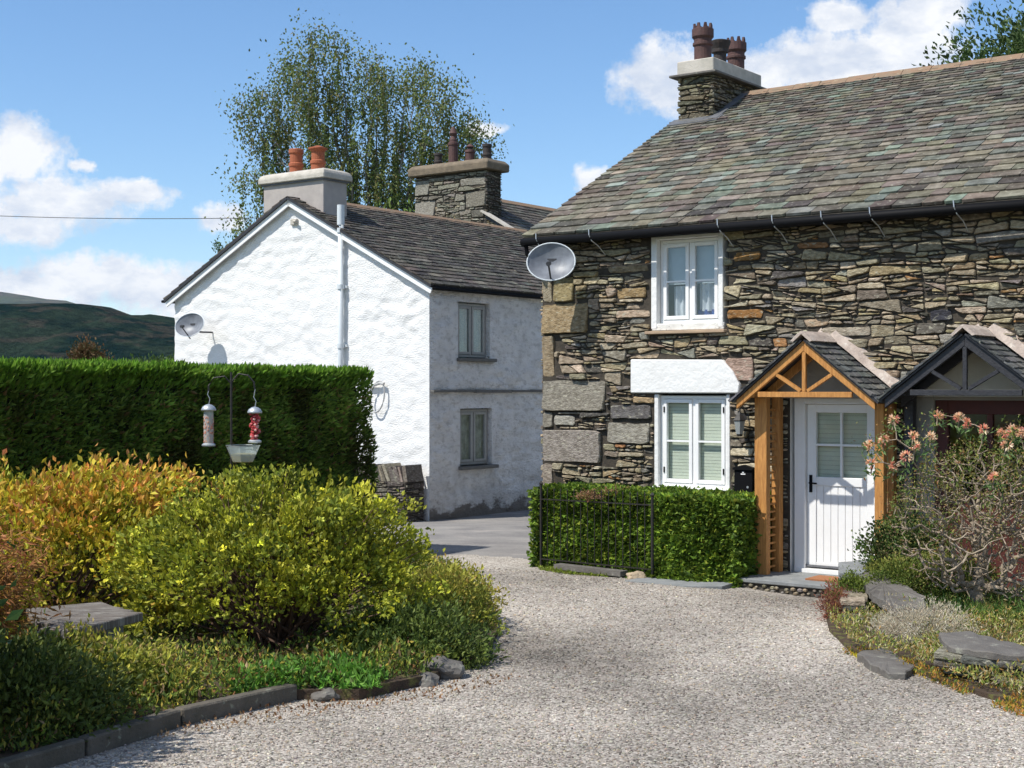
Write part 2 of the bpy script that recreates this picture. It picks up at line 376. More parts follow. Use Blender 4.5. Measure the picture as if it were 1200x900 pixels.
def inset(poly, d_):
    n = len(poly); A_ = sum(poly[k][0] * poly[(k + 1) % n][1] - poly[(k + 1) % n][0] * poly[k][1] for k in range(n))
    if A_ < 0: poly = poly[::-1]
    res = list(poly)
    for k in range(n):
        p = poly[k]; q = poly[(k + 1) % n]; L = math.hypot(q[0] - p[0], q[1] - p[1])
        if L < 1e-5: continue
        nx = (q[1] - p[1]) / L; nz = -(q[0] - p[0]) / L
        res = clip(res, nx, nz, nx * p[0] + nz * p[1] - d_)
        if len(res) < 3: return []
    return res
def rubble(a0, a1, z0, z1, course=(.08, .18), gap=.012, obst=(), planes=(), pal=None, mp=None, h=(.012, .05), big=(), fine=1.0):
    """slate rubble: wavy courses broken into slanting, flat-lying stones of very different sizes"""
    rects = list(obst) + [b[:4] for b in big]; cells = []
    def wav(a, z): return .085 * mn.noise(Vector((a * .55, z * .9, 3))) + .038 * mn.noise(Vector((a * 1.9, z * 3, 8)))
    zs = [z0 - .06]
    while zs[-1] < z1 + .1: zs.append(zs[-1] + random.uniform(*course))
    for k in range(len(zs) - 1):
        lo, hi = zs[k], zs[k + 1]; hh = hi - lo; a = a0 - random.uniform(0, .2); sl0 = random.uniform(-.04, .04)
        while a < a1:
            wd = hh * random.uniform(1.3, 3.6); sl1 = random.uniform(-.07, .07)
            b_ = a + wd; pts = []
            for q in (0, .5, 1): aa = a + wd * q + (sl0 * (1 - q) + sl1 * q) * 0; pts.append((aa - sl0 * .5 * (1 - q) - sl1 * .5 * q, lo + wav(aa, lo)))
            for q in (1, .5, 0): aa = a + wd * q; pts.append((aa + sl0 * .5 * (1 - q) + sl1 * .5 * q, hi + wav(aa, hi)))
            cells.append(pts); a = b_; sl0 = sl1
    done = []
    while cells:
        poly = cells.pop(); xs = [p[0] for p in poly]; z_ = [p[1] for p in poly]
        w_ = max(xs) - min(xs); h_ = max(z_) - min(z_); cx = (max(xs) + min(xs)) / 2; cz = (max(z_) + min(z_)) / 2
        r_ = w_ / max(h_, .01)
        tgt = random.choice([.045, .055, .07, .09, .12, .16]) * fine
        if h_ > tgt and h_ > .05 * fine and r_ < 4.5:
            an = random.gauss(.03, .17); nx, nz = math.sin(an), math.cos(an); d_ = nx * cx + nz * (cz + random.uniform(-.22, .22) * h_)
        elif r_ > random.uniform(2.6, 6.5):
            an = random.choice([-1, 1]) * random.uniform(.1, .95); nx, nz = math.cos(an), math.sin(an); d_ = nx * (cx + random.uniform(-.2, .2) * w_) + nz * cz
        else: done.append(poly); continue
        p1_ = clip(poly, nx, nz, d_); p2_ = clip(poly, -nx, -nz, -d_)
        if len(p1_) > 2: cells.append(p1_)
        if len(p2_) > 2: cells.append(p2_)
    pieces = []
    for poly in done:
        n = len(poly); x = sum(p[0] for p in poly) / n; z = sum(p[1] for p in poly) / n
        if any(o[0] < x < o[1] and o[2] < z < o[3] for o in rects): continue
        for o in rects:
            xs = [p[0] for p in poly]; z_ = [p[1] for p in poly]
            if max(xs) > o[0] and min(xs) < o[1] and max(z_) > o[2] and min(z_) < o[3]:
                c = [(o[0] - x, 1, 0, o[0]), (x - o[1], -1, 0, -o[1]), (o[2] - z, 0, 1, o[2]), (z - o[3], 0, -1, -o[3])]
                b = max(c, key=lambda q: q[0]); poly = clip(poly, b[1], b[2], b[3])
                if len(poly) < 3: break
        for (nx, nz, dd_) in [(-1, 0, -a0), (1, 0, a1), (0, -1, -z0), (0, 1, z1)] + list(planes):
            if len(poly) >= 3: poly = clip(poly, nx, nz, dd_)
        if len(poly) < 3: continue
        poly = inset(poly, gap * random.uniform(.25, .75))
        if len(poly) < 3: continue
        w_ = max(p[0] for p in poly) - min(p[0] for p in poly); h_ = max(p[1] for p in poly) - min(p[1] for p in poly)
        if w_ < .03 or h_ < .014: continue
        cut = []; n = len(poly)
        for k in range(n):
            p = poly[k]; q = poly[(k + 1) % n]; L = math.hypot(p[0] - q[0], p[1] - q[1])
            if L < .006: continue
            f_ = min(.3, random.uniform(.008, .02) / L); cut.append((p[0] + (q[0] - p[0]) * f_, p[1] + (q[1] - p[1]) * f_))
            m_ = int(L / .07)
            for i in range(m_):
                q_ = (i + random.uniform(.7, 1.3)) / (m_ + 1); j = random.uniform(-.006, .004); nx, nz = (q[1] - p[1]) / L, -(q[0] - p[0]) / L
                cut.append((p[0] + (q[0] - p[0]) * q_ + nx * j, p[1] + (q[1] - p[1]) * q_ + nz * j))
            cut.append((q[0] + (p[0] - q[0]) * f_, q[1] + (p[1] - q[1]) * f_))
        if len(cut) >= 3: pieces.append((cut, random.uniform(*h), None))
    for b in big:
        x0, x1, y0, y1 = b[:4]; cut = []
        for (p, q) in (((x0, y0), (x1, y0)), ((x1, y0), (x1, y1)), ((x1, y1), (x0, y1)), ((x0, y1), (x0, y0))):
            L = math.hypot(p[0] - q[0], p[1] - q[1]); m_ = max(1, int(L / .1))
            for i in range(m_ + 1):
                q_ = (i + .18 if i == 0 else i + .0) / (m_ + .18); q_ = min(q_, 1 - .03 / L); X = p[0] + (q[0] - p[0]) * q_; Z = p[1] + (q[1] - p[1]) * q_
                ins_ = random.uniform(.004, .018); mx_, mz_ = (x0 + x1) / 2, (y0 + y1) / 2
                cut.append((X + math.copysign(min(ins_, abs(mx_ - X)), mx_ - X), Z + math.copysign(min(ins_, abs(mz_ - Z)), mz_ - Z)))
        pieces.append((cut, random.uniform(.02, .036), b[4]))
    res = []; cols = pick(pal, len(pieces))
    for (cut, hh, c), cc in zip(pieces, cols):
        n = len(cut); cx = sum(p[0] for p in cut) / n; cz = sum(p[1] for p in cut) / n
        tx = random.uniform(-.10, .10); tz = random.uniform(-.25, .12)
        def dep(p): return max(.004, hh + tx * (p[0] - cx) + tz * (p[1] - cz)) + random.uniform(-.0035, .0035)
        sz = max(.03, max(abs(p[1] - cz) for p in cut)); sx_ = max(.03, max(abs(p[0] - cx) for p in cut)); kx = 1 - min(.3, .010 / sx_); kz = 1 - min(.35, .008 / sz)
        V = [(p[0], -.04, p[1]) for p in cut] + [(p[0], dep(p) * .72, p[1]) for p in cut]
        fr = [(cx + (p[0] - cx) * kx, cz + (p[1] - cz) * kz) for p in cut]
        V += [(p[0], dep(p), p[1]) for p in fr] + [(cx, dep((cx, cz)) + random.uniform(-.002, .004), cz)]
        Fs = []
        for k in range(n):
            k2 = (k + 1) % n; Fs += [(k, k2, k2 + n, k + n), (k + n, k2 + n, k2 + 2 * n, k + 2 * n), (k + 2 * n, k2 + 2 * n, 3 * n)]
        V = [mp(*v) for v in V]
        a_, b_, c_ = [Vector(V[i]) for i in Fs[2]]; nrm = (b_ - a_).cross(c_ - a_); o_ = Vector(mp(0, 1, 0)) - Vector(mp(0, 0, 0))
        if nrm.dot(o_) < 0: Fs = [tuple(reversed(f_)) for f_ in Fs]
        res.append((V, Fs, tuple(c) if c is not None else tuple(cc)))
    return res

def slates(a0, a1, L, g0, g1, w0, w1, mp, pal, thick=.012, skip=None, wob=.012, left=None):
    """courses of slates; mp(a, b, n) = along the eave, up the slope, off the roof plane"""
    P = []; b = 0; row = 0
    while b < L:
        k = b / L; gg = g0 + (g1 - g0) * k; ww_ = w0 + (w1 - w0) * k
        a = a0 - random.uniform(0, ww_ * .5)
        while a < a1:
            wi = ww_ * random.uniform(.62, 1.38); x0 = max(a, a0) + .0025; x1 = min(a + wi, a1) - .0025; a += wi
            if x1 - x0 < .04: continue
            if skip and skip((x0 + x1) / 2, b): continue
            lo = b - random.uniform(0, wob); lo1 = b - random.uniform(0, wob); hi = min(b + gg * 1.7, L + .02)
            t0 = thick * random.uniform(.7, 1.5); l0 = thick * 1.9 + random.uniform(0, .006); l1 = l0 + random.uniform(-.004, .004)
            c = random.uniform(.006, .025)
            V = [mp(x0, lo + c, 0), mp(x1, lo1 + c, 0), mp(x1, hi, 0), mp(x0, hi, 0),
                 mp(x0, lo + c, l0 + t0), mp(x0 + c, lo, l0 + t0), mp(x1 - c, lo1, l1 + t0), mp(x1, lo1 + c, l1 + t0), mp(x1, hi, t0 * .6), mp(x0, hi, t0 * .6),
                 mp(x0 + c, lo, l0 * .3), mp(x1 - c, lo1, l1 * .3)]
            Fs = [(4, 5, 6, 7, 8, 9), (5, 10, 11, 6), (0, 10, 5, 4), (11, 1, 7, 6), (1, 2, 8, 7), (3, 0, 4, 9)]
            P.append((V, Fs, None))
        b += gg; row += 1
    cols = pick(pal, len(P)); 
    return [(V, Fs, tuple(c)) for (V, Fs, _), c in zip(P, cols)]

PAL_STONE = [(.42, .35, .24, 6), (.34, .29, .20, 6), (.52, .45, .33, 3), (.25, .215, .16, 4), (.40, .32, .19, 3), (.14, .125, .11, 2), (.40, .23, .10, .35), (.34, .26, .175, 1.2), (.29, .27, .235, 2)]
PAL_SLATE = [(.155, .130, .105, 5), (.19, .165, .13, 4), (.145, .14, .118, 4), (.15, .165, .138, 3.5), (.205, .235, .20, 1.6), (.185, .17, .125, 4), (.085, .076, .066, 3), (.25, .225, .18, 1.5), (.13, .105, .09, 1.6)]
PAL_SLATE2 = [(.085, .075, .065, 5), (.12, .105, .09, 4), (.06, .055, .05, 4), (.15, .135, .115, 2), (.10, .10, .085, 3)]
PAL_SLATE3 = [(.10, .105, .105, 4), (.14, .145, .145, 3), (.07, .075, .08, 3), (.18, .18, .17, 1)]

# ------------------------------------------------------------------ wall sheets with openings
def sheet(name, parent, a0, a1, z0, top, openings, step, mp, m, disp, depth, zmax, thick_mat=None):
    """a wall face with real openings and reveals; top(a) gives the height; disp(a, z) pushes the face out"""
    As = set(np.round(np.arange(a0, a1 + 1e-6, step), 4).tolist()) | {a0, a1}
    Zs = set(np.round(np.arange(z0, zmax + 1e-6, step), 4).tolist()) | {z0, zmax}
    for o in openings:
        for q in (o[0], o[1]): As = {v for v in As if abs(v - q) > step * .4 or v in (a0, a1)} | {q}
        for q in (o[2], o[3]): Zs = {v for v in Zs if abs(v - q) > step * .4 or v in (z0, zmax)} | {q}
    As = sorted(As); Zs = sorted(Zs); V = []; idx = {}; Fs = []
    def vid(i, j):
        if (i, j) not in idx:
            a = As[i]; z = min(Zs[j], top(a)); idx[(i, j)] = len(V); f_ = 1
            for o in openings: f_ = min(f_, math.hypot(max(o[0] - a, a - o[1], 0), max(o[2] - z, z - o[3], 0)) / .14)
            V.append(mp(a, disp(a, z) * f_ + .012 * (1 - f_), z))
        return idx[(i, j)]
    for i in range(len(As) - 1):
        for j in range(len(Zs) - 1):
            ca = (As[i] + As[i + 1]) / 2; cz = (Zs[j] + Zs[j + 1]) / 2
            if Zs[j] >= max(top(As[i]), top(As[i + 1])) - 1e-6: continue
            if any(o[0] < ca < o[1] and o[2] < cz < o[3] for o in openings): continue
            q = (vid(i, j), vid(i + 1, j), vid(i + 1, j + 1), vid(i, j + 1)); Fs.append(q)
    mb = MB(); mb.add(V, Fs)
    o = mb.build(name, m, parent, smooth=True, fix=True)
    for (x0, x1, y0, y1) in openings:
        rb = MB(mp); e = -depth; k = .014
        rb.add([(x0, k, y0), (x0, e, y0), (x0, e, y1), (x0, k, y1)], [(0, 1, 2, 3)]); rb.add([(x1, k, y0), (x1, e, y0), (x1, e, y1), (x1, k, y1)], [(0, 1, 2, 3)])
        rb.add([(x0, k, y1), (x0, e, y1), (x1, e, y1), (x1, k, y1)], [(0, 1, 2, 3)]); rb.add([(x0, k, y0), (x0, e, y0), (x1, e, y0), (x1, k, y0)], [(0, 1, 2, 3)])
        rb.build('reveal', thick_mat or m, o, fix=False)
    return o

def window(root, mp, a0, a1, z0, z1, d0, fm, bars=1, fr=.04, sash=.046, sill=None):
    mb = MB(mp); dp = .05
    mb.box(a0, a0 + fr, d0 - dp, d0, z0, z1); mb.box(a1 - fr, a1, d0 - dp, d0, z0, z1)
    mb.box(a0 + fr, a1 - fr, d0 - dp, d0, z1 - fr, z1); mb.box(a0 + fr, a1 - fr, d0 - dp, d0, z0, z0 + fr)
    mid = (a0 + a1) / 2; mb.box(mid - .018, mid + .018, d0 - dp, d0 - .004, z0 + fr, z1 - fr)
    wn = mb.build('window', fm, root, bevel=.004)
    for (x0, x1) in ((a0 + fr, mid - .018), (mid + .018, a1 - fr)):
        s_ = MB(mp); y0, y1 = z0 + fr, z1 - fr; e0, e1 = d0 - .045, d0 + .012
        x0 += .003; x1 -= .003; y0 += .003; y1 -= .003
        s_.box(x0, x0 + sash, e0, e1, y0, y1); s_.box(x1 - sash, x1, e0, e1, y0, y1)
        s_.box(x0 + sash, x1 - sash, e0, e1, y1 - sash, y1); s_.box(x0 + sash, x1 - sash, e0, e1, y0, y0 + sash)
        s_.build('sash', fm, wn, bevel=.004)
        bz = [y0 + sash + (y1 - y0 - 2 * sash) * (k + 1) / (bars + 1) for k in range(bars)]
        for z in bz: MB(mp).box(x0 + sash, x1 - sash, d0 - .03, d0 + .008, z - .011, z + .011).build('glazing_bar', fm, wn)
        ed = [y0 + sash] + bz + [y1 - sash]
        for k in range(len(ed) - 1):
            MB(mp).box(x0 + sash, x1 - sash, d0 - .022, d0 - .016, ed[k] + (.011 if k else 0), ed[k + 1] - (.011 if k < len(ed) - 2 else 0)).build('pane', M['glass'], wn)
    return wn

def hang(name, label, cat, root, mb, m, group=None):
    """a loose thing kept in a house's frame"""
    o = mb.build(name, m); o.location = root.location; o.rotation_euler = root.rotation_euler
    return tag(o, label, cat, group)

# ================================================================== GROUND
NOISE = lambda x, y, z=0: mn.noise(Vector((x, y, z)))
def ground_grid(name, xs, ys, hf, m, inside=None, tone=None):
    xs = np.array(xs); ys = np.array(ys); V = [(x, y, hf(x, y)) for y in ys for x in xs]; nx = len(xs)
    Fq = [(j * nx + i, j * nx + i + 1, (j + 1) * nx + i + 1, (j + 1) * nx + i) for j in range(len(ys) - 1) for i in range(nx - 1)
          if inside is None or inside((xs[i] + xs[i + 1]) / 2, (ys[j] + ys[j + 1]) / 2)]
    return tag(fast_mesh(name, V, Fq, m, smooth=True, col=None if tone is None else np.array([[tone(v[0], v[1])] * 3 for v in V])), kind='structure')

def far_h(x, y):
    d_ = y
    h_ = g(x, y) - .012
    if abs(x) < 8.5 and 2 < y < 17: h_ -= .3
    if d_ > 60: h_ -= min(18, (d_ - 60) * .03)
    return h_
mg = mat('meadow_grass', (.07, .10, .03), .95, (.11, .11, .045), .3, .7, .6, 3)
xs = [-9000, -4000, -1500, -500, -200, -80, -40, -20, -12, -8, -5, -3, 0, 3, 6, 10, 20, 40, 80, 200, 500, 1500, 4000, 9000]
ys = [-3000, -500, -100, -30, -8, 0, 4, 8, 12, 16, 20, 24, 26.8, 32, 45, 60, 90, 150, 300, 600, 800, 1500, 4000, 12000]
ground_grid('ground', xs, ys, far_h, mg)

# gravel drive: pale chippings with worn darker tracks
def gravel_mat():
    m = bpy.data.materials.new('gravel_surface'); m.use_nodes = True; t = NT(m.node_tree)
    o = t.n('ShaderNodeOutputMaterial'); p = t.n('ShaderNodeBsdfPrincipled'); p.inputs['Roughness'].default_value = .95; p.inputs['Specular IOR Level'].default_value = .15
    tc = t.n('ShaderNodeTexCoord'); v = tc.outputs['Object']
    vo = t.n('ShaderNodeTexVoronoi'); vo.inputs['Scale'].default_value = 62; t.l(v, vo.inputs['Vector'])
    sp = t.n('ShaderNodeSeparateColor'); t.l(vo.outputs['Color'], sp.inputs[0])
    c = t.ramp(sp.outputs[0], [(0, (.10, .09, .077)), (.25, (.195, .175, .150)), (.55, (.30, .272, .235)), (.85, (.40, .368, .322)), (1, (.49, .46, .41))])
    big = t.n('ShaderNodeAttribute', attribute_name='col').outputs['Color']
    c = t.mix(1, c, big, 'MULTIPLY')
    fin = t.ramp(t.noise(v, 3.5, 5, .65), [(.40, (0, 0, 0)), (.72, (1, 1, 1))])
    c = t.mix(t.math('MULTIPLY', fin, .35), c, (.50, .43, .37))
    t.l(c, p.inputs['Base Color'])
    b = t.n('ShaderNodeBump'); b.inputs['Strength'].default_value = .7; b.inputs['Distance'].default_value = .012
    t.l(t.math('SUBTRACT', 1, vo.outputs['Distance']), b.inputs['Height']); t.l(b.outputs[0], p.inputs['Normal'])
    t.l(p.outputs[0], o.inputs[0]); return m
def tonef(x, y):
    c = .95 - .06 * (y - 9); k = math.exp(-((x - c) / (.55 + .05 * y)) ** 2) * max(0, min(1, (13.5 - y) / 4)); k2 = math.exp(-((x - c + 1.9) / .35) ** 2) * .35
    return 1.14 - .55 * k * (.75 + .8 * NOISE(x * 1.1, y * .8, 5)) - .2 * k2 + .62 * NOISE(x * .5 + 3, y * .4) + .16 * NOISE(x * 2, y * 2, 7)
def bumpy(x, y): return .02 * NOISE(x * .5, y * .5) + .008 * NOISE(x * 2.2, y * 2.2, 3)
def poly_in(px, py, poly):
    c = False; n = len(poly)
    for i in range(n):
        x0, y0 = poly[i]; x1, y1 = poly[i - 1]
        if (y0 > py) != (y1 > py) and px < (x1 - x0) * (py - y0) / (y1 - y0) + x0: c = not c
    return c
def drive_h(x, y): return g(x, y) + .03 + bumpy(x, y)
def road_edge(x): return 19.55 + .25 * x + .12 * NOISE(x * 1.3, 4)
ground_grid('gravel_drive', np.arange(-9, 9.01, .15), np.concatenate([np.arange(2, 19.9, .15), [20.1]]), drive_h, gravel_mat(), lambda x, y: y < road_edge(x) and (x - C0[0]) * VX + (y - C0[1]) * VY < .1, tone=tonef)
def asphalt():
    m = bpy.data.materials.new('worn_asphalt'); m.use_nodes = True; t = NT(m.node_tree)
    o = t.n('ShaderNodeOutputMaterial'); p = t.n('ShaderNodeBsdfPrincipled'); p.inputs['Roughness'].default_value = .9; p.inputs['Specular IOR Level'].default_value = .2
    v = t.n('ShaderNodeTexCoord').outputs['Object']
    c = t.ramp(t.noise(v, 1.1, 5, .6), [(.35, (.20, .19, .185)), (.65, (.30, .285, .265))])
    f = t.ramp(t.noise(v, 90, 3, .7), [(.35, (.6, .6, .6)), (.65, (1.2, 1.2, 1.2))]); c = t.mix(1, c, f, 'MULTIPLY')
    f = t.ramp(t.noise(t.scale(v, (1, 2.2, 1)), .8, 6, .7), [(.56, (0, 0, 0)), (.66, (1, 1, 1))]); c = t.mix(t.math('MULTIPLY', f, .55), c, (.40, .36, .32))
    t.l(c, p.inputs['Base Color'])
    b = t.n('ShaderNodeBump'); b.inputs['Strength'].default_value = .5; b.inputs['Distance'].default_value = .008
    t.l(t.noise(v, 110, 4), b.inputs['Height']); t.l(b.outputs[0], p.inputs['Normal']); t.l(p.outputs[0], o.inputs[0]); return m
ground_grid('lane_road', np.arange(-12, 16.01, .5), np.arange(17, 40.1, .5), lambda x, y: g(x, y) + .012, asphalt(), lambda x, y: (x - W0[0]) * VX + (y - W0[1]) * VY < 12)

# loose chippings lying on the drive
LEFT_BED = [(-9, 4.6), (-2.64, 6.9), (-2.31, 7.66), (-1.98, 8.37), (-1.43, 9.17), (-.99, 9.2), (-.55, 9.75), (-.2, 10.7), (-.12, 12.0), (-.25, 14.5), (-.7, 16.8), (-1.2, 19.2), (-2.2, 20.4), (-9, 12)]
RIGHT_BED = [(3.45, 14.6), (2.95, 13.4), (2.72, 12.2), (2.62, 11.0), (2.9, 10.0), (3.05, 9.3), (3.3, 8.5), (3.9, 7.6), (7.5, 6), (8, 9), (6.6, 13.9), (3.7, 15.9), (3.35, 15.4)]
def in_bed(x, y): return poly_in(x, y, LEFT_BED) or poly_in(x, y, RIGHT_BED)
def scatter_gravel():
    n = 110000; Y = 5.6 + (rng.random(n) ** 1.5) * 15.5; X = (rng.random(n) * 2 - 1) * (Y * .38 + .3)
    keep = np.array([not in_bed(x, y) and (x - C0[0]) * VX + (y - C0[1]) * VY < -1.15 and (y < road_edge(x) - .1 or (random.random() < .35 and y < 21)) for x, y in zip(X, Y)])
    X = X[keep]; Y = Y[keep]; n = len(X); Z = np.array([drive_h(x, y) if y < road_edge(x) - .1 else g(x, y) + .014 for x, y in zip(X, Y)])
    r = rng.uniform(.004, .0105, n) * (1 + (Y - 6) * .035)
    base = np.array([(1, 0, 0), (0, 1, 0), (-1, 0, 0), (0, -1, 0), (0, 0, 1), (0, 0, -1)], float)
    V = base[None] * rng.uniform(.6, 1.3, (n, 6, 1)) + rng.normal(0, .22, (n, 6, 3))
    V *= r[:, None, None]; V[:, :, 2] *= .62
    a = rng.random(n) * 6.28; ca, sa = np.cos(a)[:, None], np.sin(a)[:, None]
    x_, y_ = V[:, :, 0].copy(), V[:, :, 1].copy(); V[:, :, 0] = x_ * ca - y_ * sa; V[:, :, 1] = x_ * sa + y_ * ca
    V += np.stack([X, Y, Z + r * .25], 1)[:, None]
    fb = np.array([(0, 1, 4), (1, 2, 4), (2, 3, 4), (3, 0, 4), (1, 0, 5), (2, 1, 5), (3, 2, 5), (0, 3, 5)])
    Fq = (fb[None] + (np.arange(n) * 6)[:, None, None]).reshape(-1, 3)
    pal = [(.31, .285, .26, 6), (.39, .365, .335, 3), (.24, .218, .20, 4), (.14, .125, .12, 1.6), (.50, .475, .43, .8), (.36, .30, .235, 1.6)]
    tone = np.array([tonef(x, y) for x, y in zip(X, Y)])[:, None] * [.99, .955, .88]
    tag(fast_mesh('gravel', V.reshape(-1, 3), Fq, M['gravelstone'], col=np.repeat(np.clip(pick(pal, n) * tone, 0, 1), 6, axis=0)), 'loose pale chippings covering the drive', 'gravel', kind='stuff')
scatter_gravel()

# hills
def hill(name, prof, y0, depth, amp, m, nx=160, ny=36, fold=1):
    xs = np.linspace(prof[0][0], prof[-1][0], nx); V = []
    px = [p[0] for p in prof]; pz = [p[1] for p in prof]
    for j in range(ny):
        k = j / (ny - 1); y = y0 + depth * k
        for x in xs:
            top = np.interp(x, px, pz); s_ = math.sin(min(1, k / .6) * math.pi / 2) ** 1.3 if k < .6 else 1 - (k - .6) * .8
            V.append((x, y, -25 + (top + 25) * s_ + amp * s_ * (mn.fractal(Vector((x / 160, y / 160, fold)), .8, 2.1, 6)) * .6))
    Fq = [(j * nx + i, j * nx + i + 1, (j + 1) * nx + i + 1, (j + 1) * nx + i) for j in range(ny - 1) for i in range(nx - 1)]
    return tag(fast_mesh(name, V, Fq, m, smooth=True), kind='structure')
def hill_mat(name, a, b, c, s):
    m = bpy.data.materials.new(name); m.use_nodes = True; t = NT(m.node_tree)
    o = t.n('ShaderNodeOutputMaterial'); p = t.n('ShaderNodeBsdfPrincipled'); p.inputs['Roughness'].default_value = 1; p.inputs['Specular IOR Level'].default_value = 0
    v = t.scale(t.n('ShaderNodeTexCoord').outputs['Object'], (1, .6, 2.2))
    f = t.ramp(t.noise(v, s, 6, .6), [(.46, (0, 0, 0)), (.54, (1, 1, 1))]); col = t.mix(f, a, b)
    f = t.ramp(t.noise(v, s * 2.3, 5, .6), [(.53, (0, 0, 0)), (.60, (1, 1, 1))]); col = t.mix(t.math('MULTIPLY', f, .8), col, c)
    f = t.ramp(t.noise(v, s * 14, 4, .7), [(.3, (.45, .45, .45)), (.7, (1.3, 1.3, 1.3))]); col = t.mix(1, col, f, 'MULTIPLY')
    t.l(col, p.inputs['Base Color'])
    b_ = t.n('ShaderNodeBump'); b_.inputs['Strength'].default_value = 1; b_.inputs['Distance'].default_value = 8
    t.l(t.noise(v, s * 9, 6, .65), b_.inputs['Height']); t.l(b_.outputs[0], p.inputs['Normal']); t.l(p.outputs[0], o.inputs[0]); return m
mh = hill_mat('wooded_hillside', (.005, .017, .013), (.022, .037, .023), (.05, .046, .034), .012)
q = 1300 / F
hill('wooded_hill', [(-2600, 60), (-1400, 90)] + [((x - 600) * q, (455 - y) * q) for x, y in ((-60, 352), (0, 357), (60, 357), (100, 355), (130, 358), (158, 368), (168, 374), (180, 366), (200, 369), (230, 374), (300, 390))] + [(200, 30), (1200, 20), (2600, 40)], 700, 1000, 3.5, mh, 760, 46)
hf_ = hill_mat('distant_fell', (.07, .085, .05), (.10, .09, .06), (.12, .10, .08), .0016)
q = 6500 / F
hill('distant_fell', [(-9000, 300), (-4500, 420)] + [((x - 600) * q, (455 - y) * q + 5) for x, y in ((-40, 343), (0, 346), (45, 348), (90, 356), (120, 366), (200, 380), (400, 395))] + [(1500, 150), (9000, 100)], 5200, 2200, 30, hf_, 200, 30, 7)

# ================================================================== STONE COTTAGE
cot = thing('stone_cottage', 'slate rubble stone cottage with white casement windows and a green grey slate roof', 'cottage', (C0[0], C0[1], 0), TH)
fmap = lambda a, d_, z: (a, -d_, z)                      # facade
gmap = lambda a, d_, z: (-d_, a, z)                      # left gable
SX = 9.0; DP = 9.0; EAVE = 4.38; SL = .533; RT = 4.5     # roof: z = EAVE + SL (t + .25)
roofz = lambda t_: EAVE + SL * (t_ + .25) if t_ < RT else EAVE + SL * (2 * RT + .25 - t_)
UWN = (1.66, 2.64, 3.15, 4.28); LWN = (1.72, 2.72, 1.18, 2.34); DR1 = (3.52, 4.60, .28, 2.36); DR2 = (4.98, 6.60, .28, 2.36)
openings = [UWN, LWN, DR1, DR2]
front = sheet('wall', cot, 0, SX, -.3, lambda a: 4.44, openings, .5, fmap, M['wallbase'], lambda a, z: 0, .30, 4.44, M['plaster'])
gable = sheet('gable_wall', cot, 0, DP, -.3, lambda a: roofz(a) - .08, [], .5, gmap, M['wallbase'], lambda a, z: 0, .3, 6.9)
MB().add([(SX, 0, -.3), (SX, DP, -.3), (SX, DP, 4.4), (SX, RT, 6.8), (SX, 0, 4.4)], [(0, 1, 2, 3, 4)]).add([(0, DP, -.3), (SX, DP, -.3), (SX, DP, 4.4), (0, DP, 4.4)], [(0, 1, 2, 3)]).build('rear_wall', M['wallbase'], cot, fix=False)
MB().box(.02, SX - .02, .02, DP - .02, 2.42, 2.46).build('upper_floor', M['mortar'], cot)
MB().box(.02, SX - .02, 3.2, 3.3, 0, 4.4).build('inner_wall', M['greyplaster'], cot)

LINT = (1.38, 2.88, 2.35, 2.78)
tan = (.44, .31, .16); grey = (.30, .275, .225); pale = (.44, .42, .36)
big = [(.0, .72, 3.12, 3.52, (.36, .27, .155)), (.0, .20, 2.56, 3.11, (.40, .31, .20)), (.0, .98, 2.12, 2.53, grey), (.0, .18, 1.90, 2.11, grey), (.19, .52, 1.93, 2.08, pale),
       (.0, .92, 1.46, 1.89, (.36, .32, .28)), (.0, .17, .80, 1.45, (.34, .29, .24)), (.0, .16, 3.53, 3.98, (.42, .36, .26)), (.17, .50, 3.53, 3.86, (.34, .28, .15)),
       (2.70, 3.18, 3.24, 3.36, (.34, .17, .06)), (1.15, 1.60, 3.54, 3.68, (.38, .27, .14)), (1.02, 1.62, 3.86, 3.96, (.34, .27, .17)), (3.6, 4.0, 4.02, 4.10, (.32, .17, .08)), (2.78, 3.15, 3.92, 4.04, (.34, .19, .07)),
       (5.17, 5.43, 3.14, 3.28, (.05, .05, .06)), (2.68, 3.06, 2.50, 2.79, (.48, .34, .27)), (1.05, 1.66, 2.03, 2.22, (.16, .15, .145)), (1.0, 1.64, 1.72, 2.0, (.33, .31, .26)), (3.9, 4.5, 3.0, 3.12, (.42, .36, .28))]
ob = [(o[0] - .02, o[1] + .02, o[2] - .06, o[3] + .02) for o in openings] + [LINT]
st = rubble(0, SX, .0, 4.40, course=(.09, .2), gap=.016, fine=1.18, obst=ob, pal=PAL_STONE, mp=fmap, big=big, h=(.008, .06))
emit(st, cot, front, 'stone', 'small_stones', M['stone'], 300)
st = rubble(0, DP, .0, 6.8, gap=.016, pal=PAL_STONE, mp=gmap, planes=[(-.533, 1, 4.38), (.533, 1, 4.38 + .533 * 9)])
emit(st, cot, gable, 'stone', 'gable_stones', M['stone'], 0)

# white plaster slab over the lower window
MB(fmap).prism([(1.38, 2.36), (2.88, 2.36), (2.89, 2.46), (2.80, 2.62), (2.66, 2.76), (1.38, 2.78)], -.02, .065).build('lintel', M['plaster'], cot, bevel=.012)
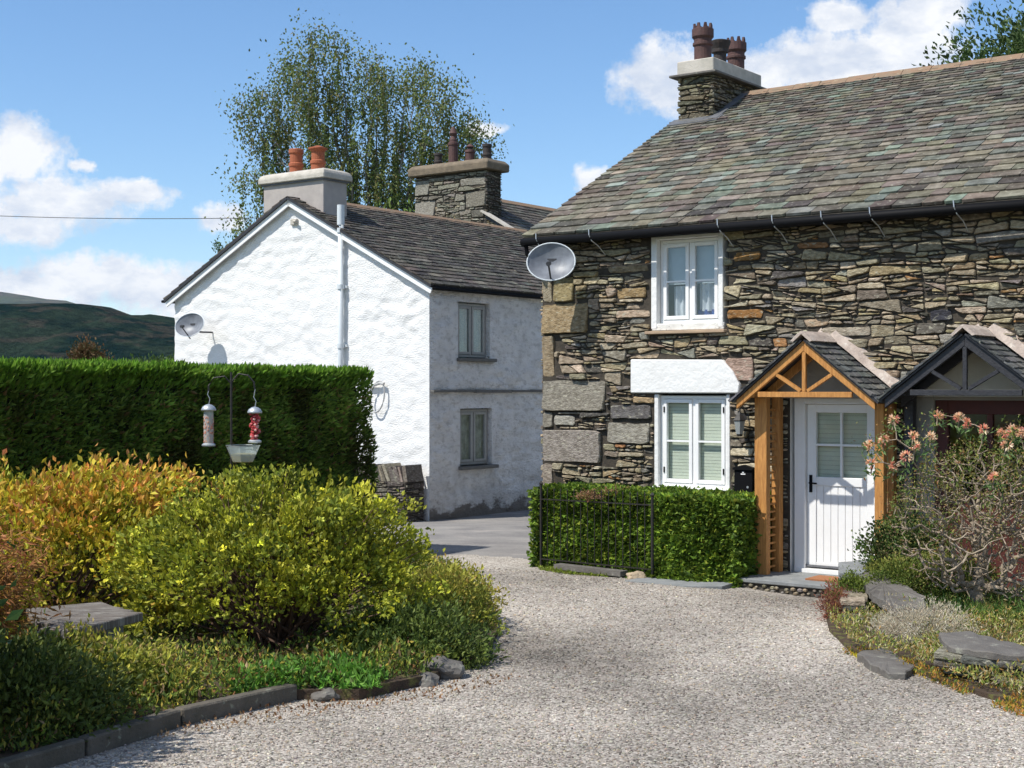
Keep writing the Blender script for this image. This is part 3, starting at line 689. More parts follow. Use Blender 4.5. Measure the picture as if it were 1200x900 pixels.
# windows
w1 = window(cot, fmap, 1.74, 2.58, 3.22, 4.24, -.07, M['white'])
w2 = window(cot, fmap, 1.76, 2.69, 1.22, 2.33, -.04, M['white'])
MB(fmap).box(1.655, 1.735, -.12, .022, 3.15, 4.30).box(2.585, 2.65, -.12, .022, 3.15, 4.30).box(1.735, 2.585, -.12, .018, 4.245, 4.30).build('window_surround', M['plaster'], cot, bevel=.006)
MB(fmap).box(1.66, 2.66, -.12, .018, 3.125, 3.215).build('painted_stone_sill', mat('chipped_sill_paint', (.78, .77, .72), .8, (.45, .42, .38), 7, .55, .4, 30, spots=(.30, .27, .25), sscale=9, sthr=(.60, .64)), cot, bevel=.01)
MB(fmap).box(1.60, 2.70, -.05, .09, 3.085, 3.122).build('sill', mat('buff_sill', (.42, .30, .20), .9, (.3, .22, .15), 8, .6), cot, bevel=.006)
MB(fmap).box(1.70, 1.757, -.1, .02, 1.18, 2.345).build('window_surround', M['plaster'], cot, bevel=.006)
MB(fmap).box(2.693, 2.74, -.1, .02, 1.18, 2.345).build('window_surround', M['plaster'], cot, bevel=.006)
MB(fmap).box(1.70, 2.76, -.08, .07, 1.155, 1.217).build('sill', M['white'], cot, bevel=.006)
for z in (2.16, 1.42):
    for a in (1.815, 2.635): MB(fmap).box(a - .008, a + .008, -.03, -.018, z - .035, z + .035).build('hinge', M['black'], w2)
# gutter, brackets, fascia
MB(fmap).tube([(-.11, .30, 4.305), (SX + .1, .30, 4.305)], .052, 12).build('gutter', M['black'], cot, smooth=True)
MB(fmap).box(-.06, SX, .03, .06, 4.28, 4.40).build('fascia', M['black'], cot)
MB(fmap).tube([(-.05, .30, 4.26), (-.05, .28, 4.16), (-.05, .10, 4.02), (-.05, .08, 3.9)], .03, 8).build('gutter_end_pipe', M['black'], cot)
for a in (.14, .95, 2.75, 3.45, 4.05, 4.62, 5.55, 6.5):
    MB(fmap).tube([(a, .35, 4.40), (a + .01, .36, 4.33), (a + .03, .33, 4.26), (a + .05, .2, 4.20), (a + .06, .06, 4.10)], .0065, 6).build('gutter_bracket', M['mesh'], cot)
# roof
SLN = math.hypot(1, SL); nx_, nz_ = -SL / SLN, 1 / SLN
def rmap(a, b, n): return (a, -.25 + b / SLN + nx_ * n, EAVE + b * SL / SLN + nz_ * n)
RL = (RT + .25) * SLN
rf = MB().add([rmap(-.13, -.02, -.03), rmap(SX + .1, -.02, -.03), rmap(SX + .1, RL, -.03), rmap(-.13, RL, -.03), (-.13, 2 * RT + .25, EAVE - .03), (SX + .1, 2 * RT + .25, EAVE - .03),
               rmap(-.13, -.02, -.004), rmap(SX + .1, -.02, -.004), rmap(SX + .1, RL, -.004), rmap(-.13, RL, -.004), (-.13, 2 * RT + .25, EAVE), (SX + .1, 2 * RT + .25, EAVE)],
              [(0, 1, 2, 3), (3, 2, 5, 4), (6, 7, 8, 9), (9, 8, 11, 10), (0, 1, 7, 6), (0, 3, 9, 6), (3, 4, 10, 9)]).build('roof', M['mortar'], cot, fix=False)
sk = lambda a, b: a < .60 and 3.62 + .25 < b / SLN < 5.3
ps = slates(-.15, SX + .1, RL - .04, .215, .10, .28, .16, rmap, PAL_SLATE, skip=sk, wob=.022)
emit(ps, cot, rf, 'slate', 'upper_slates', M['slate'], 300)
def rmapb(a, b, n): return (a, 2 * RT + .25 - b / SLN - nx_ * n, EAVE + b * SL / SLN + nz_ * n)
ps = slates(-.15, SX + .1, RL - .04, .36, .3, .45, .4, rmapb, PAL_SLATE)
emit(ps, cot, rf, 'slate', 'rear_slates', M['slate'], 0)
a = .62; RZ = roofz(RT)
while a < SX:
    L = .42; r = random.uniform(-.006, .006)
    MB(lambda x, y, z: (x, y, z)).add([(a, RT - .14, RZ - .045), (a, RT, RZ + .065 + r), (a, RT + .14, RZ - .045), (a + L - .008, RT - .14, RZ - .045), (a + L - .008, RT, RZ + .065 + r), (a + L - .008, RT + .14, RZ - .045)],
        [(0, 1, 4, 3), (1, 2, 5, 4), (0, 2, 1), (3, 4, 5)]).build('ridge_tile', M['ridge'], cot)
    a += L
# chimney
ca0, ca1, ct0, ct1 = -.04, .56, 3.58, 5.15
ch = MB().box(ca0 + .03, ca1 - .03, ct0 + .03, ct1 - .03, 5.9, 7.12).build('chimney', M['wallbase'], cot)
cpal = [(.22, .19, .13, 4), (.30, .26, .17, 3), (.15, .135, .10, 3), (.26, .24, .2, 1)]
st = rubble(ca0, ca1, 6.44, 7.10, gap=.016, pal=cpal, mp=lambda a, d_, z: (a, ct0 + .03 - d_, z), h=(.02, .05))
st += rubble(ct0, ct1, 6.20, 7.10, gap=.016, pal=cpal, mp=lambda a, d_, z: (ca1 - .03 + d_, a, z), h=(.02, .05))
st += rubble(ct0, ct1, 6.20, 7.10, gap=.016, pal=cpal, mp=lambda a, d_, z: (ca0 + .03 - d_, a, z), h=(.02, .05))
emit(st, cot, ch, 'stone', 'small_stones', M['stone'], 40, 30)
MB().box(ca0 - .10, ca1 + .09, ct0 - .09, ct1 + .1, 7.10, 7.135).build('drip_slate', M['darkslab'], ch, bevel=.006)
MB().box(ca0 - .01, ca1 + .01, ct0 + .0, ct1 + .0, 7.137, 7.345).build('cap', M['cementcap'], ch, bevel=.012)
MB().box(ca0 - .05, ca1 + .03, ct0 - .035, ct0 + .02, 6.36, 6.45).box(ca0 - .12, ca0 + .01, ct0 - .05, ct0 + .08, 6.42, 6.445).build('flashing', M['lead'], ch, bevel=.004)
MB(lambda a, b, n: rmap(a, b, n)).box(ca0 - .08, ca1 + .16, (ct0 - .17 + .25) * SLN, (ct0 + .05 + .25) * SLN, .0, .04).box(ca1 - .02, ca1 + .13, (ct0 - .1 + .25) * SLN, (4.5 + .25) * SLN, .0, .045).build('lead_apron', M['lead'], ch)
def crown_pot(x, y, z, r, h, m, parent):
    mb = MB(); mb.lathe((x, y, z), [(r * .80, 0), (r * .80, h * .42), (r * .93, h * .44), (r * .93, h * .50), (r * .82, h * .52), (r * .82, h * .60), (r, h * .66), (r, h * .86), (r * .94, h * .87), (r * .78, h * .87), (r * .78, h * .3)], 20)
    for k in range(8):
        an = k * math.pi / 4; c_, s_ = math.cos(an), math.sin(an); px_, py_ = x + c_ * r * .88, y + s_ * r * .88
        w_ = r * .2
        mb.add([(px_ - s_ * w_, py_ + c_ * w_, z + h * .86), (px_ + s_ * w_, py_ - c_ * w_, z + h * .86), (px_ + s_ * w_ * .5, py_ - c_ * w_ * .5, z + h), (px_ - s_ * w_ * .5, py_ + c_ * w_ * .5, z + h),
                (px_ - s_ * w_ - c_ * .03, py_ + c_ * w_ - s_ * .03, z + h * .86), (px_ + s_ * w_ - c_ * .03, py_ - c_ * w_ - s_ * .03, z + h * .86), (px_ + s_ * w_ * .5 - c_ * .03, py_ - c_ * w_ * .5 - s_ * .03, z + h), (px_ - s_ * w_ * .5 - c_ * .03, py_ + c_ * w_ * .5 - s_ * .03, z + h)],
               [(0, 1, 2, 3), (7, 6, 5, 4), (0, 4, 5, 1), (1, 5, 6, 2), (2, 6, 7, 3), (3, 7, 4, 0)])
    return mb.build('chimney_pot', m, parent)
cx = (ca0 + ca1) / 2
crown_pot(cx, ct0 + .24, 7.34, .165, .58, M['redpot'], ch)
mb = MB(); mb.lathe((cx, 4.36, 7.34), [(.10, 0), (.10, .24), (.13, .25), (.13, .3), (.16, .38), (.17, .42), (.12, .44)], 16)
mb.build('chimney_pot', M['blackpot'], ch)
crown_pot(cx, ct1 - .26, 7.34, .165, .58, M['redpot'], ch)

# doors
DK = {}
def cottage_door():
    a0, a1, z0, z1 = 3.55, 4.575, .32, 2.34
    mb = MB(fmap); e0, e1 = -.20, -.03
    mb.box(a0, a0 + .13, e0, e1, z0, z1); mb.box(a1 - .06, a1, e0, e1, z0, z1); mb.box(a0 + .13, a1 - .06, e0, e1, z1 - .10, z1)
    dr = mb.build('door', M['white'], cot, bevel=.006)
    x0, x1, y0, y1 = a0 + .135, a1 - .065, .36, z1 - .105
    gx0, gx1, gy0, gy1 = x0 + .11, x1 - .10, 1.40, 2.14
    s_ = MB(fmap); f0, f1 = -.15, -.09
    s_.box(x0, gx0, f0, f1, y0, y1); s_.box(gx1, x1, f0, f1, y0, y1); s_.box(gx0, gx1, f0, f1, gy1, y1); s_.box(gx0, gx1, f0, f1, gy0 - .10, gy0)
    s_.box(gx0, gx1, f0, f1 - .002, y0, y0 + .06)
    s_.build('leaf_frame', M['white'], dr, bevel=.004)
    n = 7; wd = (gx1 - gx0) / n
    for k in range(n): MB(fmap).box(gx0 + k * wd + .002, gx0 + (k + 1) * wd - .002, f0 + .01, f1 - .014, y0 + .06, gy0 - .1).build('plank', M['white'], dr, bevel=.004)
    mx_, my_ = (gx0 + gx1) / 2, (gy0 + gy1) / 2
    MB(fmap).box(mx_ - .012, mx_ + .012, f0 + .01, f1, gy0, gy1).build('glazing_bar', M['white'], dr)
    MB(fmap).box(gx0, mx_ - .012, f0 + .01, f1 - .001, my_ - .012, my_ + .012).box(mx_ + .012, gx1, f0 + .01, f1 - .001, my_ - .012, my_ + .012).build('glazing_bar', M['white'], dr)
    for (p, q_) in ((gx0, mx_ - .012), (mx_ + .012, gx1)):
        for (r, s2) in ((gy0, my_ - .012), (my_ + .012, gy1)): MB(fmap).box(p, q_, -.125, -.119, r, s2).build('pane', M['glass'], dr)
    MB(fmap).box(x0 + .03, x0 + .065, f1, f1 + .012, 1.22, 1.42).tube([(x0 + .048, f1, 1.33), (x0 + .048, f1 + .05, 1.33), (x0 + .14, f1 + .05, 1.325)], .010, 8).build('handle', M['black'], dr)
    MB(fmap).box(a0 + .02, a1 - .02, -.2, .01, .30, .345).build('threshold', M['white'], dr)
    MB(fmap).box(a0 + .13, a1 - .08, -.088, -.062, .362, .385).build('weather_bar', M['lead'], dr)
    mb = MB(fmap)
    for k in range(15): mb.box(gx0 - .03, gx1 + .03, -.185, -.178, gy0 - .02 + k * .052, gy0 + .029 + k * .052)
    hang('door_blind', 'pale green blind behind the four panes of the white cottage door', 'blind', cot, mb, M['blind'])
cottage_door()
def red_door():
    a0, a1, z0, z1 = 5.0, 6.58, .30, 2.34
    mb = MB(fmap); mb.box(a0, a0 + .20, -.20, -.04, z0, z1).box(a1 - .2, a1, -.2, -.04, z0, z1).box(a0 + .2, a1 - .2, -.2, -.04, z1 - .05, z1)
    dr = mb.build('door', M['greyplaster'], cot, bevel=.006); dr['label'] = 'dark red door with glazed upper half under the black porch'
    MB(fmap).box(a0 + .2, a0 + .34, -.16, -.08, z0, z1 - .05).box(a1 - .34, a1 - .2, -.16, -.08, z0, z1 - .05).box(a0 + .34, a1 - .34, -.16, -.08, z1 - .2, z1 - .05).box(a0 + .34, a1 - .34, -.16, -.08, z0, 1.3).build('leaf_frame', M['red'], dr, bevel=.006)
    m_ = (a0 + a1) / 2
    MB(fmap).box(m_ - .03, m_ + .03, -.15, -.09, 1.3, z1 - .2).build('glazing_bar', M['red'], dr)
    MB(fmap).box(a0 + .34, m_ - .03, -.13, -.12, 1.3, z1 - .2).build('pane', M['glass'], dr); MB(fmap).box(m_ + .03, a1 - .34, -.13, -.12, 1.3, z1 - .2).build('pane', M['glass'], dr)
red_door()

# blinds and curtains inside
mb = MB(fmap)
for k in range(26): mb.box(1.80, 2.66, -.115, -.108, 1.27 + k * .040, 1.3065 + k * .040)
hang('window_blind', 'pale green slatted blind behind the lower white cottage window', 'blind', cot, mb, M['blind'])
def curtain(a0, a1, z0, z1, d0, mp, amp=.02, n=40, wl=.09):
    mb = MB(mp); V = []
    for i in range(n + 1):
        a = a0 + (a1 - a0) * i / n; d_ = d0 + amp * math.sin(a / wl * 6.28) + amp * .5 * math.sin(a / wl * 2.7)
        V += [(a, d_, z0), (a, d_, z1)]
    mb.add(V, [(2 * i, 2 * i + 2, 2 * i + 3, 2 * i + 1) for i in range(n)]); return mb
hang('net_curtain', 'white draped net curtain in the left light of the upper cottage window', 'curtain', cot, curtain(1.86, 2.10, 3.30, 3.68, -.175, fmap), M['net'], 'net curtains of the upper cottage window')
hang('net_curtain', 'white draped net curtain in the right light of the upper cottage window', 'curtain', cot, curtain(2.22, 2.46, 3.36, 3.70, -.175, fmap), M['net'], 'net curtains of the upper cottage window')
hang('blue_box', 'dark blue box on the inner sill of the upper cottage window', 'box', cot, MB(fmap).box(2.2, 2.5, -.30, -.18, 3.28, 3.38), M['blue'])
hang('reflection_sheet', 'pale blue grey sheet painted as sky reflection in the upper cottage window', 'blind', cot, MB(fmap).box(1.8, 2.52, -.165, -.16, 3.70, 4.2), mat('sky_reflection_tint', (.44, .50, .56), .9, (.36, .42, .48), 8, .5))  # sky reflection put in as a coloured sheet behind the panes

# small fittings on the facade
lp = thing('wall_lantern', 'black wall lantern hung between the lower window and the timber porch', 'lamp', cw(2.96, -.02, 0), TH)
MB(fmap).box(-.04, .04, 0, .02, 1.98, 2.16).tube([(0, .01, 2.10), (0, .08, 2.20), (0, .16, 2.20), (0, .17, 2.12)], .010, 8).build('bracket', M['iron'], lp)
MB().lathe((0, -.17, 1.86), [(.035, 0), (.04, .02), (.07, .18), (.085, .185), (.06, .22), (.025, .26), (.01, .28)], 6).build('lantern_frame', M['iron'], lp)
MB().lathe((0, -.17, 1.885), [(.045, 0), (.073, .15)], 6).build('lantern_glass', M['clear'], lp)
bx = thing('letter_box', 'black letter box on the stone wall beside the timber porch', 'letter box', cw(2.97, -.02, 0), TH)
MB(fmap).box(-.12, .12, 0, .10, 1.18, 1.46).build('box_body', M['black'], bx, bevel=.006)
MB(fmap).prism([(-.13, 1.46), (.13, 1.46), (.13, 1.485), (0, 1.52), (-.13, 1.485)], 0, .12).build('lid', M['black'], bx)
MB(fmap).box(-.03, .03, .101, .103, 1.405, 1.418).box(-.012, .012, .101, .103, 1.425, 1.440).build('plate', M['white'], bx)
MB(fmap).tube([(.06, .10, 1.26), (.06, .106, 1.26)], .014, 10).build('lock', M['mesh'], bx)

def dish(name, label, loc, rz, tilt, rx, rzz, arm_to, grp='satellite dishes'):
    o = thing(name, label, 'satellite dish', loc, rz, grp)
    rot = Matrix.Rotation(tilt, 3, 'X'); mb = MB(); n = 32; rings = 6; V = []; Fs = []
    for side, off_ in ((0, 0), (1, .012)):
        for i in range(rings + 1):
            k = i / rings
            for j in range(n):
                an = 2 * math.pi * j / n; p = rot @ Vector((math.cos(an) * rx * k, -.10 * k * k * (rx / .3) + off_, math.sin(an) * rzz * k)); V.append(p)
    for s_ in (0, 1):
        b = s_ * (rings + 1) * n
        for i in range(rings):
            for j in range(n):
                j2 = (j + 1) % n; Fs.append((b + i * n + j, b + i * n + j2, b + (i + 1) * n + j2, b + (i + 1) * n + j))
    mb.add(V, Fs); mb.build('reflector', M['dish'], o, smooth=True)
    ring = [rot @ Vector((math.cos(2 * math.pi * j / n) * rx, -.10 * rx / .3, math.sin(2 * math.pi * j / n) * rzz)) for j in range(n + 1)]
    MB().tube(ring, .009, 6).build('rim', M['pvc'], o)
    a_ = rot @ Vector((0, .02, -rzz * .95)); b_ = rot @ Vector((0, -.36, -rzz * .55)); 
    MB().tube([a_, b_], .012, 8).build('feed_arm', M['dishdark'], o)
    c_ = rot @ Vector((0, -.30, -rzz * .42)); MB().tube([b_ + Vector((0, -.02, 0)), c_], .03, 10).build('receiver', M['dishdark'], o)
    MB().box(-.06, .06, .01, .09, -.08, .08).tube([(0, .06, 0), (arm_to[0] * .5, .09, arm_to[2]), arm_to], .018, 8).build('bracket', M['dishdark'], o)
    return o
dish('satellite_dish', 'grey satellite dish on the left end of the stone cottage under its gutter', cw(.44, -.42, 3.98), R(-8), R(-18), .305, .255, (.20, .30, -.12))
dish('satellite_dish', 'grey satellite dish on the left side of the whitewashed gable', ww(-6.10, -.42, 3.70), R(-22), R(-22), .35, .27, (.25, .36, -.1))

# ------------------------------------------------------------------ porches
def porch(label, s0, s1, m, fillet, posts, zf, y_front=-.71, infill='greyplaster'):
    mid = (s0 + s1) / 2; hw = (s1 - s0) / 2
    p = thing('porch', label, 'porch', (C0[0], C0[1], 0), TH, 'gabled porches on the stone cottage')
    zt = zf + .66; t0, t1 = y_front, -.06
    dv = Vector((hw, 0, -.66)).normalized()
    for sg in (-1, 1):
        foot = Vector((mid + sg * hw, 0, zf)); apex = Vector((mid, 0, zt)); ax = (foot - apex).normalized(); nm = Vector((-ax.z * sg, 0, ax.x * sg))
        if nm.z < 0: nm = -nm
        h_ = .085
        for (y0, y1, nm_) in ((t0, t0 + .05, 'rafter'), (t1 - .2, t1 - .15, 'rafter')):
            poly = [(apex.x, apex.z), (foot.x, foot.z), (foot.x, foot.z - h_ * 1.15), (apex.x, apex.z - h_ * 1.35)]
            q_ = MB(); q_.prism(poly, y0 + (.001 if sg > 0 else 0), y1); q_.build('rafter', m, p, bevel=.003)
        # roof plane
        def pm(a, b, n, sg=sg, foot=foot, ax=ax, nm=nm): 
            v = foot - ax * b + nm * n; return (v.x, a, v.z)
        Lr = (foot - apex).length + .06
        pm2 = lambda a, b, n: pm(a, b - .05, n)
        MB(pm2).box(t0 - .03, t1 + .02, .0, Lr - .02, .003, .022).build('roof_board', M['blackwood'], p)
        sl = slates(t0 - .05, t1 + .02, Lr - .06, .105, .10, .19, .17, lambda a, b, n: pm(a, b - .06, n + .024), PAL_SLATE3, thick=.009, wob=.012)
        for (V, Fs, c) in sl:
            me = bpy.data.meshes.new('slate'); me.from_pydata([tuple(v) for v in V], [], Fs)
            aa = me.color_attributes.new('col', 'FLOAT_COLOR', 'POINT'); aa.data.foreach_set('color', np.tile(np.array((*c, 1), np.float32), len(V)))
            me.materials.append(M['slate']); put(bpy.data.objects.new('slate', me), p)
        # mortar fillet against the wall
        f_ = MB(); n_ = 9; V = []
        for i in range(n_ + 1):
            b = Lr * i / n_; j = random.uniform(-.012, .012)
            for (a, n) in ((-.0, .03), (-.11 + j, .05), (-.07, .10 + j), (.0, .17 + j)): V.append(pm(a, b - .04, n + .02))
        f_.add(V, [(4 * i + k, 4 * i + k + 1, 4 * i + k + 5, 4 * i + k + 4) for i in range(n_) for k in range(3)] + [(0, 1, 2, 3), (4 * n_, 4 * n_ + 3, 4 * n_ + 2, 4 * n_ + 1)])
        f_.build('mortar_fillet', fillet, p)
    f0 = t0 + .005; f1 = t0 + .045; tie = zf + .065
    MB().box(mid - hw * .68, mid + hw * .68, f0, f1, tie - .03, tie + .03).build('tie_beam', m, p, bevel=.003)
    MB().box(mid - .022, mid + .022, f0, f1, tie + .03, zt - .12).build('king_post', m, p, bevel=.003)
    for sg in (-1, 1):
        MB().beam((mid + sg * .04, (f0 + f1) / 2, tie + .04), (mid + sg * hw * .40, (f0 + f1) / 2, zt - .66 * .40 - .11), .036, .045, up=(0, 1, 0)).build('strut', m, p)
    # ridge
    MB().box(mid - .012, mid + .012, t0 + .055, t1, zt - .14, zt - .03).build('ridge_board', m, p)
    V = []
    for yy in (t0 - .06, t1 + .01):
        for (dx, dz) in ((-.13, -.035), (-.06, .035), (0, .075), (.06, .035), (.13, -.035), (.10, -.045), (0, .04), (-.10, -.045)): V.append((mid + dx, yy, zt + .03 + dz))
    MB().add(V, [(i, (i + 1) % 8, (i + 1) % 8 + 8, i + 8) for i in range(8)] + [tuple(range(7, -1, -1)), tuple(range(8, 16))]).build('ridge_capping', fillet, p)
    # wall plates
    for (a, w_) in ((mid - hw * .80, .07), (mid + hw * .80, .07)): MB().box(a - w_ / 2, a + w_ / 2, t0 + .06, t1, zf + .03, zf + .10).build('side_plate', m, p)
    # plaster in the gable against the wall
    MB().prism([(mid - hw * .93, zf + .02), (mid + hw * .93, zf + .02), (mid + .02, zt - .06), (mid - .02, zt - .06)], -.075, -.058).build('gable_panel', M[infill], p)
    for (a, y0, w_, zb) in posts:
        MB().box(a - w_ / 2, a + w_ / 2, y0 - .05, y0 + .05, zb, zf + .03).build('post', m, p, bevel=.005)
    return p
p1 = porch('golden timber porch with open truss over the white door', 3.19, 4.83, M['oak'], M['pink'], [(3.37, -.42, .15, .24), (3.40, -.10, .10, .26), (4.74, -.32, .105, .26), (4.78, -.10, .07, .26)], 2.285)
for k in range(21):
    z = .36 + k * .09
    MB().box(3.385, 3.405, -.366, -.152, z, z + .022).build('trellis_rung', M['oak'], p1)
porch('black painted porch with slate roof over the dark red door', 4.94, 6.64, M['blackwood'], M['pink'], [(5.0, -.14, .10, .24), (6.58, -.14, .10, .24)], 2.31, infill='cream')

# step, riser and mat
sp = thing('door_step', 'grey flagstone step on cobbles before the white door', 'step', (C0[0], C0[1], 0), TH)
MB().box(3.30, 4.75, -.88, -.02, .255, .30).build('flagstone', M['flag'], sp, bevel=.008)
cb_ = MB().box(3.34, 4.72, -.85, -.02, .05, .254).build('riser', M['mortar'], sp)
for i in range(17):
    for j in range(3):
        x = 3.37 + i * .082 + random.uniform(-.02, .02) + j * .04; z = .222 - j * .042 + random.uniform(-.01, .01); q_ = random.uniform(.5, .95)
        me = MB().lathe((x, -.855, z), [(.012 * q_, -.025 * q_), (.036 * q_, -.012 * q_), (.036 * q_, .010 * q_), (.014 * q_, .024 * q_)], 7, tuple(pick(PAL_STONE, 1)[0])); 
        o = me.build('cobble', M['stone'], cb_, col=True)
hang('doormat', 'rust brown doormat on the step before the white door', 'doormat', cot, MB().box(3.98, 4.42, -.60, -.24, .301, .318), M['rust'])

# ------------------------------------------------------------------ railings, ivy hedge, stones below the window
fen = thing('iron_railing', 'black iron railing in front of the clipped hedge under the cottage window', 'railing', (0, 0, 0))
P1 = Vector((.36, 17.63, 0)); P2 = Vector((1.61, 16.32, 0))
def gg(v): return g(v.x, v.y)
for i in range(17):
    v = P1.lerp(P2, i / 16); big_ = i in (0, 16); r = .019 if big_ else .0065; top = .98 + (.08 if i == 0 else 0)
    mb = MB().tube([(v.x, v.y, gg(v) - .02), (v.x, v.y, gg(v) + top)], r, 6)
    mb.lathe((v.x, v.y, gg(v) + top), [(r, 0), (r * 1.5, .015), (.001, .05)], 6); mb.build('post' if big_ else 'bar', M['iron'], fen)
for h_ in (.14, .88): MB().beam(P1 + Vector((0, 0, gg(P1) + h_)), P2 + Vector((0, 0, gg(P2) + h_)), .03, .012).build('rail', M['iron'], fen)
P3 = Vector(cw(.08, -.12, 0))
for i in range(1, 8):
    v = P1.lerp(P3, i / 8)
    mb = MB().tube([(v.x, v.y, gg(v) - .02), (v.x, v.y, gg(v) + 1.02)], .0065 if i > 1 else .016, 6); mb.build('bar', M['iron'], fen)
for h_ in (.14, .88): MB().beam(P1 + Vector((0, 0, gg(P1) + h_)), P3 + Vector((0, 0, gg(P3) + h_)), .03, .012).build('rail', M['iron'], fen)

def rock(name, label, c, rx, ry, rz, m, seed=0, cat='rock', parent=None, flat=1):
    b = bmesh.new(); bmesh.ops.create_icosphere(b, subdivisions=3, radius=1)
    for v in b.verts:
        n_ = mn.noise(v.co * 1.3 + Vector((seed, 0, 0))) * .35 + mn.noise(v.co * 3.5 + Vector((seed, 3, 0))) * .12
        v.co = Vector((v.co.x * rx, v.co.y * ry, v.co.z * rz)) * (1 + n_)
    me = bpy.data.meshes.new(name); b.to_mesh(me); b.free(); me.materials.append(m)
    o = bpy.data.objects.new(name, me); o.location = c; put(o, parent)
    if parent is None: tag(o, label, cat)
    return o
rk = mat('tan_rock', (.42, .33, .22), .9, (.30, .24, .17), 10, .7, .5, 40)
rock('rock', 'small tan rock on the gravel at the foot of the iron railing', (1.43, 16.33, .255), .12, .09, .065, rk, 3)
fl = gp(700, 676)
for k, (x0, y0, x1, y1) in enumerate(((.55, 17.2, 1.3, 16.5),)):
    MB().beam((x0, y0, .27), (x1, y1, .27), .14, .06).build('kerb_stone', M['darkslab'])
tag(bpy.data.objects['kerb_stone'], 'low dark kerb stone lying under the iron railing', 'kerb stone')
fs_ = MB().slab([cw(2.2, -1.5, 0)[:2], cw(3.0, -1.55, 0)[:2], cw(3.32, -1.3, 0)[:2], cw(3.28, -.95, 0)[:2], cw(2.7, -.9, 0)[:2], cw(2.25, -1.0, 0)[:2]], .1, .252, .003).build('flagstone', M['flag'])
tag(fs_, 'grey flagstone set in the gravel beside the timber porch post', 'flagstone')

# ================================================================== WHITE HOUSE
wh = thing('white_house', 'whitewashed rubble house with a white edged gable and dark slate roof', 'house', (W0[0], W0[1], 0), TH)
WG = 7.16; WE = 4.42; WSL = (6.20 - 4.36) / 3.58; WL = 8.0
wroof = lambda a: 4.38 + WSL * (3.58 - abs(a + 3.58))
def wdisp(a, z):
    v = Vector((a * 2.2, z * 5.0, 1.7)); v2 = Vector((a * .6, z * .7, 4))
    return (.35 + 1.5 * abs(mn.noise(Vector((a * .8, z * .9, 12))))) * (.022 * mn.noise(v)) + .02 * mn.noise(v2) + (.3 + 1.9 * abs(mn.noise(Vector((a * 1.1, z * 1.4, 20))))) * .019 * mn.noise(Vector((a * 4.6, z * 8.5, 3.1))) + .007 * mn.noise(Vector((a * 9, z * 17, 5.1)))
wf = lambda a, d_, z: (a, -d_, z)
ws = lambda a, d_, z: (d_, a, z)
def tapered(a, z): return wdisp(a, z) * min(1, max(0, -a * 7)) 
wg = sheet('gable_wall', wh, -WG, 0.0, -.3, lambda a: wroof(a) - .02, [], .042, wf, M['whitewash'], tapered, .2, 6.18)
SW1 = (.84, 1.84, 3.0, 4.08); SW2 = (.90, 1.90, .92, 2.03)
def sdisp(a, z):
    k = min(1, max(0, a * 7)); e = wdisp(a + 7, z) * 2.0
    if z > 2.38: e += .035
    if z < .45: e += .04 * max(0, 1 - abs(z - .1) * 2) * (1 + mn.noise(Vector((a * 2, z * 4, 9))))
    return e * k
wsd = sheet('side_wall', wh, 0.0, WL, -.3, lambda a: 4.36, [SW1, SW2], .05, ws, M['whitewash_old_toned'], sdisp, .2, 4.36, M['whitewash_old_toned'])
MB().box(-WG, 0, WL - .1, WL, -.3, 4.3).build('rear_wall', M['whitewash_old_toned'], wh)
MB().box(-WG, -WG + .1, .06, WL - .1, -.3, 4.3).build('far_side_wall', M['whitewash_old_toned'], wh)
MB().box(-WG + .12, -.12, .12, WL - .12, 2.36, 2.42).build('upper_floor', M['mortar'], wh)
MB().box(-2.2, -2.1, .12, WL - .12, -.2, 4.2).build('inner_wall', M['greyplaster'], wh)
mb = MB(ws)
a = .02
while a < WL:
    L = random.uniform(.35, .7); mb.box(a, a + L - .01, .0, .085 + random.uniform(-.012, .012), 2.345 + random.uniform(-.015, .015), 2.385 + random.uniform(-.012, .012)); a += L
mb.build('drip_ledge', M['winstone'], wsd, bevel=.006)
for (a0, a1, z0, z1), cm, lb in ((SW1, M['teal'], 'pale teal curtains drawn behind the upper side window of the white house'), (SW2, M['greycurtain'], 'grey curtains behind the lower side window of the white house')):
    window(wh, ws, a0 + .03, a1 - .03, z0 + .02, z1 - .02, -.07, M['taupe'], bars=0, fr=.05, sash=.05)
    MB(ws).box(a0 - .05, a1 + .10, -.1, .12, z0 - .065, z0).build('sill', M['winstone'], wh, bevel=.008)
    mb = curtain(a0 + .06, (a0 + a1) / 2 - .03, z0, z1, -.155, ws); c2 = curtain((a0 + a1) / 2 + .01, a1 - .06, z0, z1, -.155, ws)
    b_ = len(mb.v); mb.v += c2.v; mb.f += [tuple(i + b_ for i in f_) for f_ in c2.f]; mb.c += c2.c
    hang('curtains', lb, 'curtains', wh, mb, cm)
# roof
WLN = math.hypot(1, WSL)
def wr(sg):
    def f_(a, b, n):                                   # a along the ridge, b up from the eave
        return ((.18 - b / WLN + n * WSL / WLN) if sg > 0 else (-WG - .18 + b / WLN - n * WSL / WLN), a, 4.38 - .18 * WSL + .045 + b * WSL / WLN + n / WLN)
    return f_
WRL = (3.58 + .18) * WLN
rf = MB()
for sg in (1, -1): rf.m = wr(sg); rf.box(-.165, WL, 0, WRL - .02, -.052, -.004)
rf = rf.build('roof', M['blackwood'], wh)
ps = slates(-.16, WL, WRL - .02, .20, .12, .30, .2, wr(1), PAL_SLATE2, skip=lambda a, b: a < .85 and b > WRL - 1.0 and a > .1)
emit(ps, wh, rf, 'slate', 'small_slates', M['slate'], 300, 20)
ps = slates(-.16, WL, WRL - .02, .28, .25, .4, .35, wr(-1), PAL_SLATE2); emit(ps, wh, rf, 'slate', 'far_slates', M['slate'], 0)
